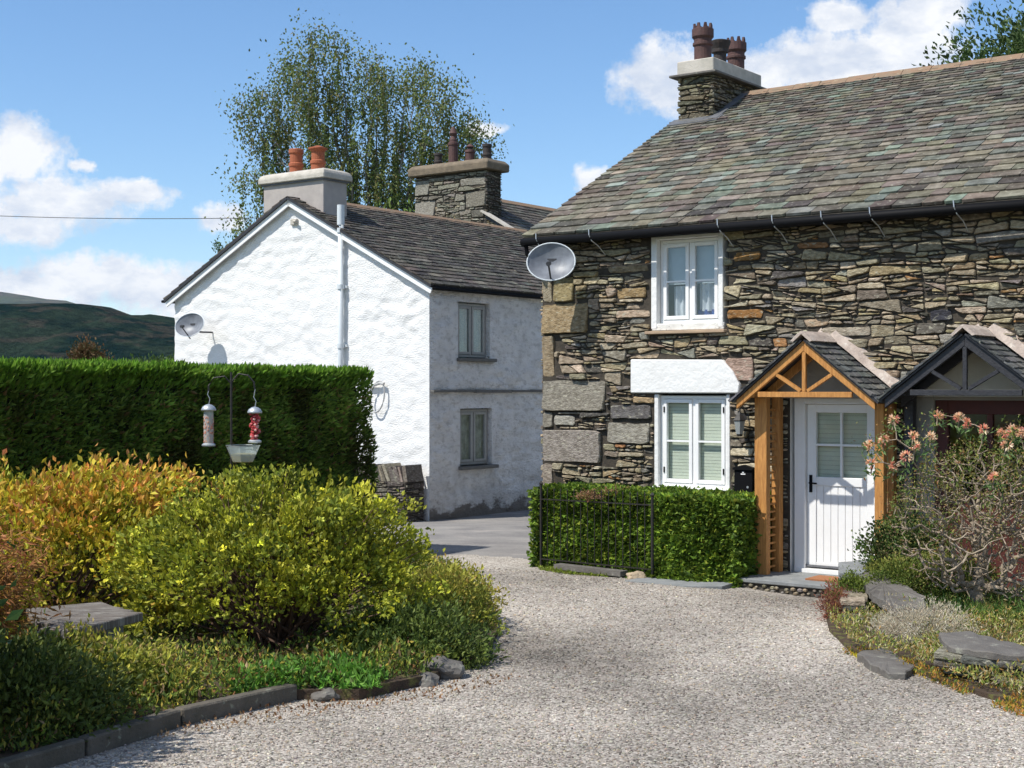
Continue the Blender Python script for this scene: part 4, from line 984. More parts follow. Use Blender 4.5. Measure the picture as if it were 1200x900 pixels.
wrz = 4.38 - .18 * WSL + .045 + WRL * WSL / WLN
a = .9
while a < WL:
    MB().add([(-3.58 - .13, a, wrz - .04), (-3.58, a, wrz + .06), (-3.58 + .13, a, wrz - .04), (-3.58 - .13, a + .435, wrz - .04), (-3.58, a + .435, wrz + .06), (-3.58 + .13, a + .435, wrz - .04)], [(0, 1, 4, 3), (1, 2, 5, 4), (0, 2, 1), (3, 4, 5)]).build('ridge_tile', M['ridge'], wh); a += .445
for sg in (1, -1):
    m_ = wr(sg); b = MB(m_)
    b.box(-.125, -.095, -.02, WRL - .01 * sg, -.165, -.055); b.build('bargeboard', M['white'], wh)
MB().box(.10, .22, -.12, WL, 4.245, 4.30).build('gutter', M['black'], wh, bevel=.02)
MB().box(-WG - .30, -WG - .14, -.14, WL, 4.27, 4.33).build('gutter', M['black'], wh, bevel=.02)
# rendered chimney
wc = MB().box(-4.52, -2.82, .10, .78, 5.4, 6.58).build('chimney', M['greyrender'], wh, bevel=.01)
cp = MB(); cp.lathe((0, 0, 0), [(1, 0), (1, .09), (.93, .17), (.82, .205)], 4)
V = []
for (e, z) in ((.085, 6.60), (.085, 6.70), (.05, 6.77), (-.05, 6.815)):
    V += [(-4.52 - e, .10 - e, z), (-2.82 + e, .10 - e, z), (-2.82 + e, .78 + e, z), (-4.52 - e, .78 + e, z)]
MB().add(V, [(3, 2, 1, 0)] + [(4 * i + k, 4 * i + (k + 1) % 4, 4 * i + 4 + (k + 1) % 4, 4 * i + 4 + k) for i in range(3) for k in range(4)] + [(12, 13, 14, 15)]).build('cap', M['cementcap'], wc, bevel=.015)
MB().box(-4.56, -2.78, .06, .82, 6.565, 6.598).build('drip_course', M['lead'], wc)
def pot(x, y, z, r, h, m, parent, hat=0):
    pr = [(r * .95, 0), (r * .95, h * .30), (r * 1.08, h * .32), (r * 1.08, h * .42), (r * .9, h * .46), (r * .9, h * .78), (r * 1.06, h * .84), (r * 1.06, h * .97), (r * .95, h), (r * .75, h), (r * .75, h * .5)]
    if hat: pr = pr[:7] + [(r * 1.3, h * .88), (r * 1.3, h * .93), (r * .8, h * .97), (r * .3, h * 1.02)]
    return MB().lathe((x, y, z), pr, 20).build('chimney_pot', m, parent, smooth=False)
pot(-3.92, .44, 6.80, .145, .52, M['terra'], wc); pot(-3.30, .44, 6.80, .15, .52, M['terra'], wc, 1)
# vent pipe
vp = MB(wf).tube([(-2.16, .10, .2), (-2.16, .10, 5.98)], .062, 14).lathe((0, 0, 0), [(.0, 0), (.0, .001)], 3)
vp = MB(wf).tube([(-2.16, .10, .2), (-2.16, .10, 5.86)], .055, 14).build('soil_pipe', M['pvc'], wh, smooth=True)
MB(wf).tube([(-2.16, .10, 5.60), (-2.16, .10, 5.99)], .072, 14).build('pipe_cowl', M['pvc'], vp)
for z in (5.45, 4.35, 3.2): MB(wf).tube([(-2.16, .10, z), (-2.16, .10, z + .09)], .075, 14).box(-2.27, -2.05, .0, .06, z + .02, z + .07).build('pipe_collar', M['pvc'], vp)
MB(wf).box(-3.60, -3.42, .0, .05, 5.70, 5.82).tube([(-3.5, .06, 5.77), (-3.38, .10, 5.76)], .03, 8).build('gable_vent', M['cementcap'], wh, bevel=.01)
# looped hook on the gable
hk = []
for k in range(25):
    an = math.pi * 2 * k / 24; hk.append((-1.22 + .17 * math.cos(an) + .05 * math.sin(an), .08, 2.26 + .30 * math.sin(an)))
hp = MB(wf).tube(hk, .016, 6)
hp.tube([(-1.50, .05, 2.44), (-1.15, .08, 2.52), (-1.06, .08, 2.50)], .03, 8)
hang('hose_loop', 'pale looped hose on a hook on the white gable just right of the tall hedge', 'hose', wh, hp, mat('hose', (.45, .45, .44), .7, (.3, .3, .3), 12, .5))

# wild sapling on the left roof edge
def twig_tree(name, label, cat, loc, h, n, pal, lsize, spread=.5, bark=None):
    o = thing(name, label, cat, loc)
    mb = MB(); P = []
    for k in range(n):
        an = random.uniform(0, 6.28); hh = h * random.uniform(.5, 1); r = spread * random.uniform(.2, 1)
        pts = [(0, 0, 0), (math.cos(an) * r * .4, math.sin(an) * r * .4, hh * .5), (math.cos(an) * r, math.sin(an) * r, hh)]
        mb.tube(pts, h * .012, 4, r1=h * .004)
        for j in range(26):
            q_ = random.uniform(.25, 1); a_, b_ = (pts[0], pts[1]) if q_ < .5 else (pts[1], pts[2]); f_ = (q_ * 2) % 1
            P.append([a_[i] + (b_[i] - a_[i]) * f_ + random.gauss(0, lsize * .6) for i in range(3)])
    mb.build('stem', bark or M['bark'], o); P = np.array(P)
    leaves('foliage', P, rng.normal(size=P.shape) + [0, 0, .4], rng.uniform(.6, 1.2, len(P)) * lsize, .45, pick(pal, len(P)), M['leaf'], o)
    return o
GREEN = [(.07, .13, .03, 3), (.11, .18, .045, 3), (.05, .085, .02, 2)]
twig_tree('sapling', 'small green sapling growing from the left roof edge of the white house', 'sapling', ww(-5.9, .25, 5.0), .55, 9, GREEN, .09, .3)

# dry stone wall with upright copings
dw = thing('garden_wall', 'low dry stone wall with upright slate copings against the white gable', 'wall', (W0[0], W0[1], 0), TH)
core = MB().box(-4.0, -.05, -.62, -.10, -.2, .70).build('wall_core', M['mortar'], dw)
dpal = [(.15, .13, .11, 4), (.22, .19, .15, 2), (.10, .09, .08, 3), (.26, .22, .17, 1)]
st = rubble(-4.0, -.05, -.12, .70, gap=.016, pal=dpal, mp=lambda a, d_, z: (a, -.62 - d_, z), h=(.02, .05))
st += rubble(-.62, -.10, -.12, .70, gap=.016, pal=dpal, mp=lambda a, d_, z: (-.05 + d_, a, z), h=(.01, .03))
emit(st, dw, core, 'stone', 'small_stones', M['stone'], 120, 12)
a = -4.0
while a < -.1:
    wd = random.uniform(.04, .09); hh = random.uniform(.22, .34); ln = random.uniform(-.16, -.05); cpal_ = pick(dpal, 1)[0] * 1.35
    MB().prism([(a, .70), (a + wd, .70), (a + wd + ln, .70 + hh), (a + ln + .01, .70 + hh * .93)], -.60 + random.uniform(-.04, .04), -.12 + random.uniform(-.04, .0), tuple(cpal_)).build('coping_stone', M['stone'], dw, col=True)
    a += wd + .008

# ================================================================== FAR STONE HOUSE
fh = thing('far_stone_house', 'taller stone house with a wide chimney rising behind the white house', 'house', ww(0, 8.0, 0), TH)
fz = lambda a: 7.40 - .56 * abs(a + 5.95)
fg = sheet('gable_wall', fh, -10.6, -1.3, 3.0, lambda a: fz(a), [], .5, wf, M['wallbase'], lambda a, z: 0, .2, 7.4)
st = rubble(-9.5, -1.5, 4.4, 7.3, gap=.016, pal=PAL_STONE, mp=wf, planes=[(-.56, 1, 7.38 + .56 * 5.95), (.56, 1, 7.38 - .56 * 5.95)])
emit(st, fh, fg, 'stone', 'small_stones', M['stone'], 150, 12)
MB().box(-10.6, -1.3, .03, 9, -.2, 4.6).build('walls', M['whitewash_old_toned'], fh)
FLN = math.hypot(1, .56)
def fr_(sg): return lambda a, b, n: ((-1.05 - b / FLN + n * .56 / FLN) if sg > 0 else (-10.85 + b / FLN - n * .56 / FLN), a, 7.42 - .56 * 4.9 + b * .56 / FLN + n / FLN)
rf = MB()
for sg in (1, -1): rf.m = fr_(sg); rf.box(-.08, 9, 0, 3.7 * FLN, -.06, -.005); rf.box(.6, 9, 3.7 * FLN, 4.9 * FLN - .02, -.06, -.005)
rf = rf.build('roof', M['blackwood'], fh)
ps = slates(-.1, 9, 4.9 * FLN - .02, .25, .2, .36, .3, fr_(1), PAL_SLATE2, skip=lambda a, b: a < .75 and b > 3.6 * FLN); emit(ps, fh, rf, 'slate', 'small_slates', M['slate'], 160, 20)
ps = slates(-.1, 9, 4.9 * FLN - .02, .35, .3, .5, .4, fr_(-1), PAL_SLATE2, skip=lambda a, b: a < .75 and b > 3.6 * FLN); emit(ps, fh, rf, 'slate', 'far_slates', M['slate'], 0)
b = MB(fr_(1)); b.box(-.16, .06, .0, 4.9 * FLN - 1.2, .03, .075); b.build('verge_flashing', M['cementcap'], fh)
a = 0
while a < 8.9: MB().add([(-6.09, a, 7.39), (-5.95, a, 7.50), (-5.81, a, 7.39), (-6.09, a + .49, 7.39), (-5.95, a + .49, 7.50), (-5.81, a + .49, 7.39)], [(0, 1, 4, 3), (1, 2, 5, 4), (0, 2, 1), (3, 4, 5)]).build('ridge_tile', M['ridge'], fh); a += .5
MB().box(-4.6, -4.5, -.02, 9, 6.5, 6.55)
fc = MB().box(-7.10, -4.80, -.03, .58, 6.4, 7.92).build('chimney', M['wallbase'], fh)
cpal2 = [(.27, .25, .20, 4), (.33, .31, .25, 3), (.20, .185, .15, 3)]
bigc = [(-7.13, -6.65, 7.42, 7.82, (.27, .26, .22)), (-7.13, -6.45, 6.86, 7.28, (.30, .28, .24)), (-5.45, -4.78, 7.00, 7.40, (.24, .22, .18)), (-5.6, -4.8, 7.55, 7.75, (.33, .31, .26))]
st = rubble(-7.13, -4.77, 6.5, 7.90, gap=.02, fine=1.7, course=(.15, .3), pal=cpal2, mp=lambda a, d_, z: (a, -.03 - d_, z), big=bigc, h=(.02, .05))
st += rubble(-.06, .60, 6.5, 7.90, gap=.016, pal=dpal, mp=lambda a, d_, z: (-4.80 + d_, a, z), h=(.02, .05))
emit(st, fh, fc, 'stone', 'small_stones', M['stone'], 90, 12)
V = []; 
for (e, z) in ((.16, 7.92), (.17, 8.10), (.08, 8.20)): V += [(-7.1 - e, -.03 - e, z), (-4.8 + e, -.03 - e, z), (-4.8 + e, .58 + e, z), (-7.1 - e, .58 + e, z)]
MB().add(V, [(3, 2, 1, 0)] + [(4 * i + k, 4 * i + (k + 1) % 4, 4 * i + 4 + (k + 1) % 4, 4 * i + 4 + k) for i in range(2) for k in range(4)] + [(8, 9, 10, 11)]).build('cap', M['browncap'], fc, bevel=.02)
pot(-6.60, .27, 8.18, .11, .36, M['blackpot'], fc)
MB().lathe((-6.10, .27, 8.18), [(.13, 0), (.12, .50), (.14, .52), (.14, .58), (.10, .60), (.10, .66), (.07, .75), (.11, .82), (.06, .95), (.04, 1.0)], 16).build('chimney_pot', M['redpot'], fc)
MB().lathe((-5.55, .27, 8.18), [(.12, 0), (.12, .26), (.14, .28), (.13, .34), (.06, .36), (.06, .40), (.12, .42), (.02, .50)], 16).build('chimney_pot', M['redpot'], fc)
pot(-5.0, .27, 8.18, .12, .44, M['blackpot'], fc)

# overhead cable
cab = MB(); A_ = Vector((-24, 31, 8.1)); B_ = Vector(ww(-4.6, 1.2, 6.05))
A_ = Vector((-.42 * 34, 34, CAMH + 206 / F * 34)); 
cab.tube([A_.lerp(B_, k / 20) + Vector((0, 0, -.08 * math.sin(math.pi * k / 20))) for k in range(21)], .008, 5)
tag(cab.build('overhead_cable', M['wire']), 'thin overhead cable crossing the sky to the white house', 'cable')
pl = thing('utility_pole', 'tall wooden pole carrying the overhead cable', 'pole', (A_.x, A_.y, 0)); MB().tube([(0, 0, -.3), (0, 0, A_.z + .2)], .12, 10).build('shaft', M['bark'], pl)

# ================================================================== VEGETATION
def lump(dirs, seed, amp=.22, fr=1.6):
    return np.array([1 + amp * mn.noise(Vector(d_) * fr + Vector((seed, seed * .7, 0))) + amp * .5 * mn.noise(Vector(d_) * fr * 2.4 + Vector((0, seed, 0))) for d_ in dirs])
def bush(name, label, cat, c, rx, ry, rz, nclump, per, lsize, pal, tip=None, amp=.22, hollow=0, m=None, csize=.09, ratio=.5, seed=1, stems=40, zc=.35, inner=.45, group=None, flowers=None, spiky=.12, up=.5, stem_m=None, low=-.35):
    """leaf clumps on the ends of real stems, spread through the outer half of an uneven crown"""
    o = thing(name, label, cat, (c[0], c[1], c[2]), 0, group)
    dirs = rng.normal(size=(nclump * 2, 3)); dirs = unit(dirs); dirs = dirs[dirs[:, 2] > low][:nclump]; dirs = dirs[~((dirs[:, 2] < .12) & (rng.random(len(dirs)) < hollow))]; n = len(dirs)
    lr = lump(dirs, seed, amp); rad = inner + (1 - inner) * rng.random(n) ** .45; rad *= 1 + spiky * np.abs(rng.normal(size=n)) * (rad > .9)
    cen = dirs * np.minimum(lr * rad, 1.28)[:, None] * [rx, ry, rz] + [0, 0, rz * zc]
    cen[:, 2] = np.maximum(cen[:, 2], .03 + rng.random(n) * .05)
    n_ = n * per; ci = np.repeat(np.arange(n), per)
    P = cen[ci] + rng.normal(0, csize, (n_, 3)) * [1, 1, .8]
    P[:, 2] = np.maximum(P[:, 2], .0)
    A = dirs[ci] * .8 + rng.normal(0, .7, (n_, 3)) + [0, 0, up]
    col = pick(pal, n_)
    cl = pick(pal, n)[ci]; col = (col * .5 + cl * .5) * rng.uniform(.62, 1.3, n)[ci][:, None]
    if tip is not None:
        k = np.clip((rad[ci] - .8) * 4, 0, 1) * np.clip(dirs[ci][:, 2] * 1.3 + .35, 0, 1) * rng.random(n_) ** .6
        if isinstance(tip, tuple): tip_c = pick(tip[0], n)[ci]
        else: tip_c = pick(tip, n_)
        col = col * (1 - k[:, None]) + tip_c * k[:, None]
    leaves('foliage', P, A, lsize * rng.uniform(.6, 1.3, n_), ratio, np.clip(col, 0, 1), m or M['leaf'], o)
    mb = MB(); sel = rng.choice(n, min(stems, n), replace=False)
    for i in sel:
        e = cen[i]; b0 = np.array([random.gauss(0, rx * .12), random.gauss(0, ry * .12), 0]); md = b0 * .4 + e * .55 + [0, 0, e[2] * .08]
        mb.tube([b0, md, e], .012 * max(rx, .5), 4, r1=.003)
    mb.build('stem', stem_m or M['twigd'], o)
    if flowers:
        cnt, fs, fpal = flowers; top = np.where((rad > .85) & (dirs[:, 2] > -.1))[0]; s_ = rng.choice(top, min(cnt, len(top)), replace=False)
        FP = cen[s_] * 1.04; k = 5; FP = np.repeat(FP, k, axis=0); an = np.tile(np.arange(k) * 6.28 / k, len(s_))
        nd = unit(dirs[s_] + [0, -.4, .5]); nd = np.repeat(nd, k, axis=0); t1 = unit(np.cross(nd, [.1, .2, 1.])); t2 = np.cross(nd, t1)
        FA = t1 * np.cos(an)[:, None] + t2 * np.sin(an)[:, None] + nd * .25
        leaves('flowers', FP, FA, fs, .8, np.repeat(pick(fpal, len(s_)), k, axis=0), M['petal'], o, kind='stuff')
    return o
YG = [(.43, .43, .035, 4), (.31, .34, .03, 4), (.16, .20, .025, 3), (.56, .53, .05, 2.2), (.09, .12, .02, 2.5)]
YT = [(.62, .55, .05, 3), (.52, .48, .05, 3)]
OR = [(.54, .50, .035, 3), (.38, .42, .04, 4), (.18, .25, .03, 3), (.64, .52, .05, 2)]
OT = [(.78, .30, .07, 4), (.76, .44, .06, 3), (.66, .22, .12, 2), (.66, .56, .05, 3)]
YF = [(.80, .78, .05, 3), (.72, .74, .12, 1)]
gb = lambda x, y: g(x, y) + .10
bush('orange_tipped_shrub', 'orange and gold tipped leafy shrub before the tall hedge', 'shrub', (-4.0, 12.1, gb(0, 12.1)), 1.42, 1.10, 1.02, 560, 46, .068, OR, OT, seed=2, amp=.36, csize=.07, ratio=.5, zc=.34, stems=70, spiky=.07, inner=.6)
bush('potentilla_shrub', 'large rounded yellow green shrub dotted with small yellow flowers', 'shrub', (-1.84, 11.0, gb(0, 11)), 1.08, .95, .80, 900, 44, .046, YG, None, seed=5, amp=.40, hollow=.75, csize=.052, ratio=.62, zc=.50, stems=220, flowers=(190, .034, YF), spiky=.03, low=-.35, inner=.62)
bush('trailing_shrub', 'low yellow green shrub spilling onto the gravel right of the large flowering shrub', 'shrub', (-.66, 12.3, g(0, 12)), .46, .95, .42, 420, 36, .040, [(.30, .32, .04, 3), (.22, .28, .04, 3), (.16, .20, .03, 3), (.36, .26, .06, 1)], [(.46, .42, .07, 3), (.44, .30, .08, 1)], seed=8, csize=.045, ratio=.5, zc=.3, stems=40)
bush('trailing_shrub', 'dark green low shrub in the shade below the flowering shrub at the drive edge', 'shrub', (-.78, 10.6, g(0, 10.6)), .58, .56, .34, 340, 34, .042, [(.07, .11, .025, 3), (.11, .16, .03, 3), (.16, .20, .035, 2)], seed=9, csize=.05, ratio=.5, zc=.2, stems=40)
bush('front_shrub', 'yellow green leafy plants behind the concrete edging', 'shrub', (-2.75, 8.95, gb(0, 9.2)), .70, .48, .26, 420, 34, .042, [(.22, .26, .03, 3), (.15, .20, .03, 3), (.09, .13, .02, 3), (.30, .28, .05, 2)], [(.48, .46, .06, 3), (.50, .36, .14, 1)], seed=12, csize=.05, zc=.2, stems=50)
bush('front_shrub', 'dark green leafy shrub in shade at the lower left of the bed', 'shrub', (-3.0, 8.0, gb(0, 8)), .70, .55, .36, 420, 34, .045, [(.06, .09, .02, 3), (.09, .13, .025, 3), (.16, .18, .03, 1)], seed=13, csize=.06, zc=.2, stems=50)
bush('maple_shrub', 'orange leaved feathery maple at the left edge', 'maple', (-3.75, 8.75, gb(0, 8.7)), .66, .62, .62, 460, 34, .07, [(.26, .12, .03, 3), (.16, .11, .03, 3), (.34, .16, .05, 2)], [(.62, .24, .10, 2), (.50, .24, .06, 3)], seed=15, csize=.07, ratio=.2, zc=.9, stems=60, up=-.5, low=-.6)
bush('shade_caster_shrub', 'unseen evergreen shrub added beyond the left edge to cast shade', 'shrub', (-3.80, 6.95, g(0, 7)), .82, .85, 1.25, 1100, 30, .09, GREEN, seed=17, csize=.12, zc=.62, stems=40, inner=.3)  # out of view, added to throw shade over the lower left corner

# tall clipped hedge
H0 = Vector((-2.02, 20.0)); H1 = Vector((-7.2, 8.9)); HD = (H1 - H0).normalized(); HN = Vector((-HD.y, HD.x)); 
if HN.x < 0: HN = -HN
HL = (H1 - H0).length; HT = 1.3; HTOP = 2.60
hg = thing('tall_hedge', 'tall clipped dark green conifer hedge with sunlit brightness painted into its top leaves', 'hedge', (0, 0, 0))
def hpt(a, d_, z): return (H0.x + HD.x * a + HN.x * d_, H0.y + HD.y * a + HN.y * d_, z)
MB(hpt).box(.14, HL, -HT + .12, -.12, -.2, HTOP - .05).build('added_dark_core', mat('added_hedge_core', (.018, .026, .010), 1, (.03, .03, .014), 9, .7, 1, 20, bdist=.1), hg)  # solid dark box added inside the leaves to block light
def hedge_leaves():
    n = 78000; a = HL * rng.random(n) ** .9; z = -.05 + (HTOP + .05) * rng.random(n)
    bul = np.array([.15 * mn.noise(Vector((x * .9, y * 1.1, 2))) + .09 * mn.noise(Vector((x * 3, y * 3.4, 5))) for x, y in zip(a, z)])
    batter = (1 - z / HTOP) * .16
    dd_ = bul + batter + rng.normal(0, .018, n) - .04
    P = np.array([hpt(x, y, w_) for x, y, w_ in zip(a, dd_, z)])
    A = np.zeros((n, 3)) + np.array([HN.x, HN.y, .55]) + rng.normal(0, .5, (n, 3))
    pal = [(.13, .21, .035, 5), (.19, .29, .045, 3), (.065, .115, .02, 2.5), (.22, .15, .06, .9), (.27, .36, .07, 1.8)]
    cl = np.array([mn.noise(Vector((x * 1.6, y * 1.6, 8))) for x, y in zip(a, z)])
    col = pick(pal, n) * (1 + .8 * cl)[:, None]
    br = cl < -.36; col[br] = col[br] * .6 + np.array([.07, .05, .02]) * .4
    # top leaves, sunlit brightness painted into their colour
    m_ = 32000; a2 = HL * rng.random(m_) ** .9; d2 = -HT * rng.random(m_) ** 1.5 + .03
    z2 = HTOP - .02 + np.array([.075 * mn.noise(Vector((x * 1.3, y * 2, 3))) for x, y in zip(a2, d2)]) - .03 + rng.random(m_) * .03
    P2_ = np.array([hpt(x, y, w_) for x, y, w_ in zip(a2, d2, z2)])
    A2 = np.zeros((m_, 3)) + [0, 0, 1.2] + rng.normal(0, .45, (m_, 3)) + np.array([HN.x, HN.y, 0]) * .15
    pal_sunlit = [(.17, .32, .03, 4), (.12, .24, .025, 4), (.24, .40, .05, 2), (.08, .15, .02, 2)]
    # end face
    k_ = 9000; d3 = -HT * rng.random(k_); z3 = HTOP * rng.random(k_)
    P3_ = np.array([hpt(rng.normal(-.02, .03) - .10 * (1 - w_ / HTOP), y, w_) for y, w_ in zip(d3, z3)])
    A3 = np.zeros((k_, 3)) + [-HD.x, -HD.y, .5] + rng.normal(0, .5, (k_, 3))
    # back face, coarse
    b_ = 9000; a4 = HL * rng.random(b_); z4 = HTOP * rng.random(b_); P4 = np.array([hpt(x, -HT + .04 + rng.normal(0, .03), w_) for x, w_ in zip(a4, z4)]); A4 = np.zeros((b_, 3)) + [-HN.x, -HN.y, .5] + rng.normal(0, .5, (b_, 3))
    up_ = z > HTOP - .20; col[up_] = col[up_] * .3 + pick(pal_sunlit, int(up_.sum())) * .7; A[up_] += np.array([.2, 0, .7]); P[up_] += np.array([HN.x, HN.y, 0]) * (.06 * rng.random((int(up_.sum()), 1)))  # upper front leaves mixed towards the sunlit green
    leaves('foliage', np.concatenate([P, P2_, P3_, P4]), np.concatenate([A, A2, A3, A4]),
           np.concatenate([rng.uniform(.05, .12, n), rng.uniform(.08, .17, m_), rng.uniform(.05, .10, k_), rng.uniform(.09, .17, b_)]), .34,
           np.clip(np.concatenate([col, pick(pal_sunlit, m_), pick(pal, k_), pick(pal, b_)]), 0, 1), M['leafdull'], hg)
hedge_leaves()

# clipped leafy hedge under the cottage window
ih = thing('clipped_hedge', 'low clipped bright green leafy hedge below the cottage window', 'hedge', (C0[0], C0[1], 0), TH)
def front_t(s): return -.61 - .30 * np.clip((s - .5) / 1.8, 0, 1) + .12 * np.clip((s - 2.8) / .5, 0, 1)
MB().add([(.62, -.50, .0), (2.4, -.76, .0), (3.2, -.7, .0), (3.2, -.06, .0), (.3, -.06, .0), (.62, -.50, 1.0), (2.4, -.76, 1.0), (3.2, -.7, 1.0), (3.2, -.06, 1.0), (.3, -.06, 1.0)], [(0, 1, 6, 5), (1, 2, 7, 6), (2, 3, 8, 7), (3, 4, 9, 8), (4, 0, 5, 9), (5, 6, 7, 8, 9)]).build('added_dark_core', mat('added_leafage_core', (.02, .03, .01), 1, (.03, .03, .014), 9, .7, 1, 20, bdist=.05), ih)  # unseen dark fill added behind the leaves, stands in for inner shade
def low_hedge():
    n = 21000; s = .42 + 2.88 * rng.random(n); z = .16 + 1.0 * rng.random(n)
    bul = np.array([.10 * mn.noise(Vector((x * 1.7, y * 2.0, 2))) + .05 * mn.noise(Vector((x * 5, y * 5, 5))) for x, y in zip(s, z)])
    skirt = np.where((z < .42) & (s > 1.9), (.42 - z) * .9 * (1 + np.array([mn.noise(Vector((x * 3, 1, 1))) for x in s])), 0)
    t_ = front_t(s) - bul - skirt + rng.normal(0, .022, n)
    P = np.stack([s, t_, z], 1); A = rng.normal(0, .65, (n, 3)) + [0, -.8, .1]
    m_ = 9000; s2 = .42 + 2.88 * rng.random(m_); t2 = front_t(s2) * rng.random(m_); z2 = 1.12 + .035 * np.array([mn.noise(Vector((x * 3, y * 3, 3))) for x, y in zip(s2, t2)]) + rng.random(m_) * .05
    P2_ = np.stack([s2, t2, z2], 1); A2 = rng.normal(0, .6, (m_, 3)) + [0, -.3, .8]
    k_ = 4000; t3 = -.78 * rng.random(k_); z3 = .16 + 1.0 * rng.random(k_); P3_ = np.stack([.42 + rng.normal(0, .03, k_) + .1 * (t3 + .78) * 0, t3, z3], 1); A3 = rng.normal(0, .6, (k_, 3)) + [-.8, 0, .1]
    k4 = 3500; t5 = -.95 * rng.random(k4); z5 = .16 + 1.0 * rng.random(k4); P5 = np.stack([3.27 + rng.normal(0, .025, k4), t5, z5], 1); A5 = rng.normal(0, .6, (k4, 3)) + [.8, -.3, .1]
    P = np.concatenate([P, P2_, P3_, P5]); A = np.concatenate([A, A2, A3, A5])
    pal = [(.12, .20, .022, 4), (.18, .27, .03, 3), (.06, .11, .015, 3), (.28, .34, .04, 1.6)]
    cl = np.array([mn.noise(Vector((p[0] * 4, p[1] * 4, p[2] * 4))) for p in P]); leaves('foliage', P, A, rng.uniform(.045, .085, len(P)), .75, np.clip(pick(pal, len(P)) * (1 + .6 * cl)[:, None], 0, 1), M['leaf'], ih)
low_hedge()
bush('flowering_tuft', 'tuft of rusty pink dried flower heads along the hedge top behind the railing', 'plant', cw(1.62, -.75, 1.08), .52, .12, .09, 60, 16, .035, [(.30, .14, .08, 3), (.38, .22, .12, 2), (.2, .2, .05, 2)], seed=40, csize=.03, stems=6)

# beds
def bed(name, poly, h_, extra=0):
    b = bmesh.new(); vs = [b.verts.new((x, y, g(x, y) + h_)) for x, y in poly]; f_ = b.faces.new(vs)
    lo = [b.verts.new((x, y, g(x, y) - .1)) for x, y in poly]
    for i in range(len(vs)): b.faces.new((vs[i], lo[i], lo[(i + 1) % len(vs)], vs[(i + 1) % len(vs)]))
    bmesh.ops.triangulate(b, faces=[f_]); bmesh.ops.recalc_face_normals(b, faces=b.faces)
    me = bpy.data.meshes.new(name); b.to_mesh(me); b.free(); me.materials.append(M['soil']); o = bpy.data.objects.new(name, me); put(o); return tag(o, kind='structure')
bed('left_soil_bed', LEFT_BED, .09); bed('right_soil_bed', RIGHT_BED, .06)
def cover(name, label, poly, n, hgt, pal, size=.04, seed=0, edge=0, ratio=.4, dens=2.2, thr=-.15, base=.08):
    xs_ = [p[0] for p in poly]; ys_ = [p[1] for p in poly]; P = []; 
    while len(P) < n:
        x = random.uniform(min(xs_) - edge, max(xs_) + edge); y = random.uniform(min(ys_), max(ys_))
        if not poly_in(x, y, poly): continue
        k = mn.noise(Vector((x * dens, y * dens, seed)))
        if k < thr: continue
        P.append((x, y, g(x, y) + base + random.random() ** 1.3 * hgt * (.5 + k)))
    P = np.array(P); cl = np.array([mn.noise(Vector((p[0] * 1.7, p[1] * 1.7, seed + 5))) for p in P])
    A = rng.normal(0, .7, P.shape) + [0, 0, .9]; o = leaves(name, P, A, rng.uniform(.6, 1.4, len(P)) * size, ratio, np.clip(pick(pal, len(P)) * (1 + .4 * cl)[:, None], 0, 1), M['leaf'])
    return tag(o, label, 'plants', kind='stuff')
MIX = [(.16, .23, .035, 3), (.28, .31, .045, 2.5), (.42, .36, .06, 1.8), (.26, .13, .05, 1.2), (.07, .11, .02, 3), (.36, .26, .14, .6)]
front_strip = [(-3.6, 6.6), (-2.68, 7.0), (-2.37, 7.70), (-2.03, 8.45), (-1.5, 9.2), (-1.0, 9.3), (-.5, 9.9), (-.3, 11), (-1.3, 10.6), (-2.3, 10.0), (-3.2, 9.8), (-4.2, 9.5)]
cover('ground_cover', 'mixed low green and rusty plants filling the left bed edge', front_strip, 17000, .26, MIX, .042, 3)
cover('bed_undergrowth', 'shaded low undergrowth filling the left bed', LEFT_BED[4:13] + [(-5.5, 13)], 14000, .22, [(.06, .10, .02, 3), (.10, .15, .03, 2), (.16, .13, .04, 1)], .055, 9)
cover('fresh_weeds', 'fresh green weeds at the end of the concrete edging', [(-1.75, 8.95), (-1.35, 9.2), (-.9, 9.2), (-.8, 9.75), (-1.5, 9.9), (-1.9, 9.4)], 2600, .2, [(.12, .28, .03, 3), (.09, .20, .03, 3), (.18, .34, .06, 1)], .05, 13, thr=-.4)
rb_strip = [(3.45, 14.6), (2.95, 13.4), (2.72, 12.2), (2.62, 11.0), (2.9, 10.0), (3.05, 9.3), (3.3, 8.6), (4.1, 8.9), (4.8, 10.2), (4.9, 12.4), (4.6, 13.7)]
cover('bed_plants', 'mixed dry orange and green low plants of the right bed', rb_strip, 22000, .17, [(.42, .32, .10, 2.4), (.46, .26, .08, 1.4), (.24, .30, .05, 3), (.36, .36, .10, 2), (.52, .46, .26, 2.0), (.13, .19, .04, 2)], .035, 21, ratio=.28, base=.11)
cover('edge_weeds', 'orange and yellow weeds creeping onto the gravel at the right', [(2.55, 11.0), (2.85, 10.0), (2.95, 9.3), (3.1, 8.5), (3.7, 8.0), (3.8, 8.8), (3.2, 9.6), (3.05, 10.2), (2.75, 11.1)], 5200, .08, [(.42, .30, .04, 3), (.38, .18, .04, 3), (.14, .19, .03, 2)], .028, 31, base=.02)
cover('yellow_stonecrop', 'patch of bright yellow stonecrop on the gravel', [(2.60, 10.75), (2.78, 10.55), (2.72, 10.95), (2.62, 11.0)], 420, .05, [(.62, .52, .03, 3), (.5, .45, .04, 2)], .02, 33, thr=-1, base=.03)
cover('verge_grass', 'thin grass and moss at the foot of the iron railing', [(.30, 17.45), (.55, 17.0), (1.1, 16.55), (1.3, 16.7), (.5, 17.6)], 2200, .05, [(.20, .27, .03, 3), (.26, .27, .05, 1)], .035, 35, thr=-1, base=.02)
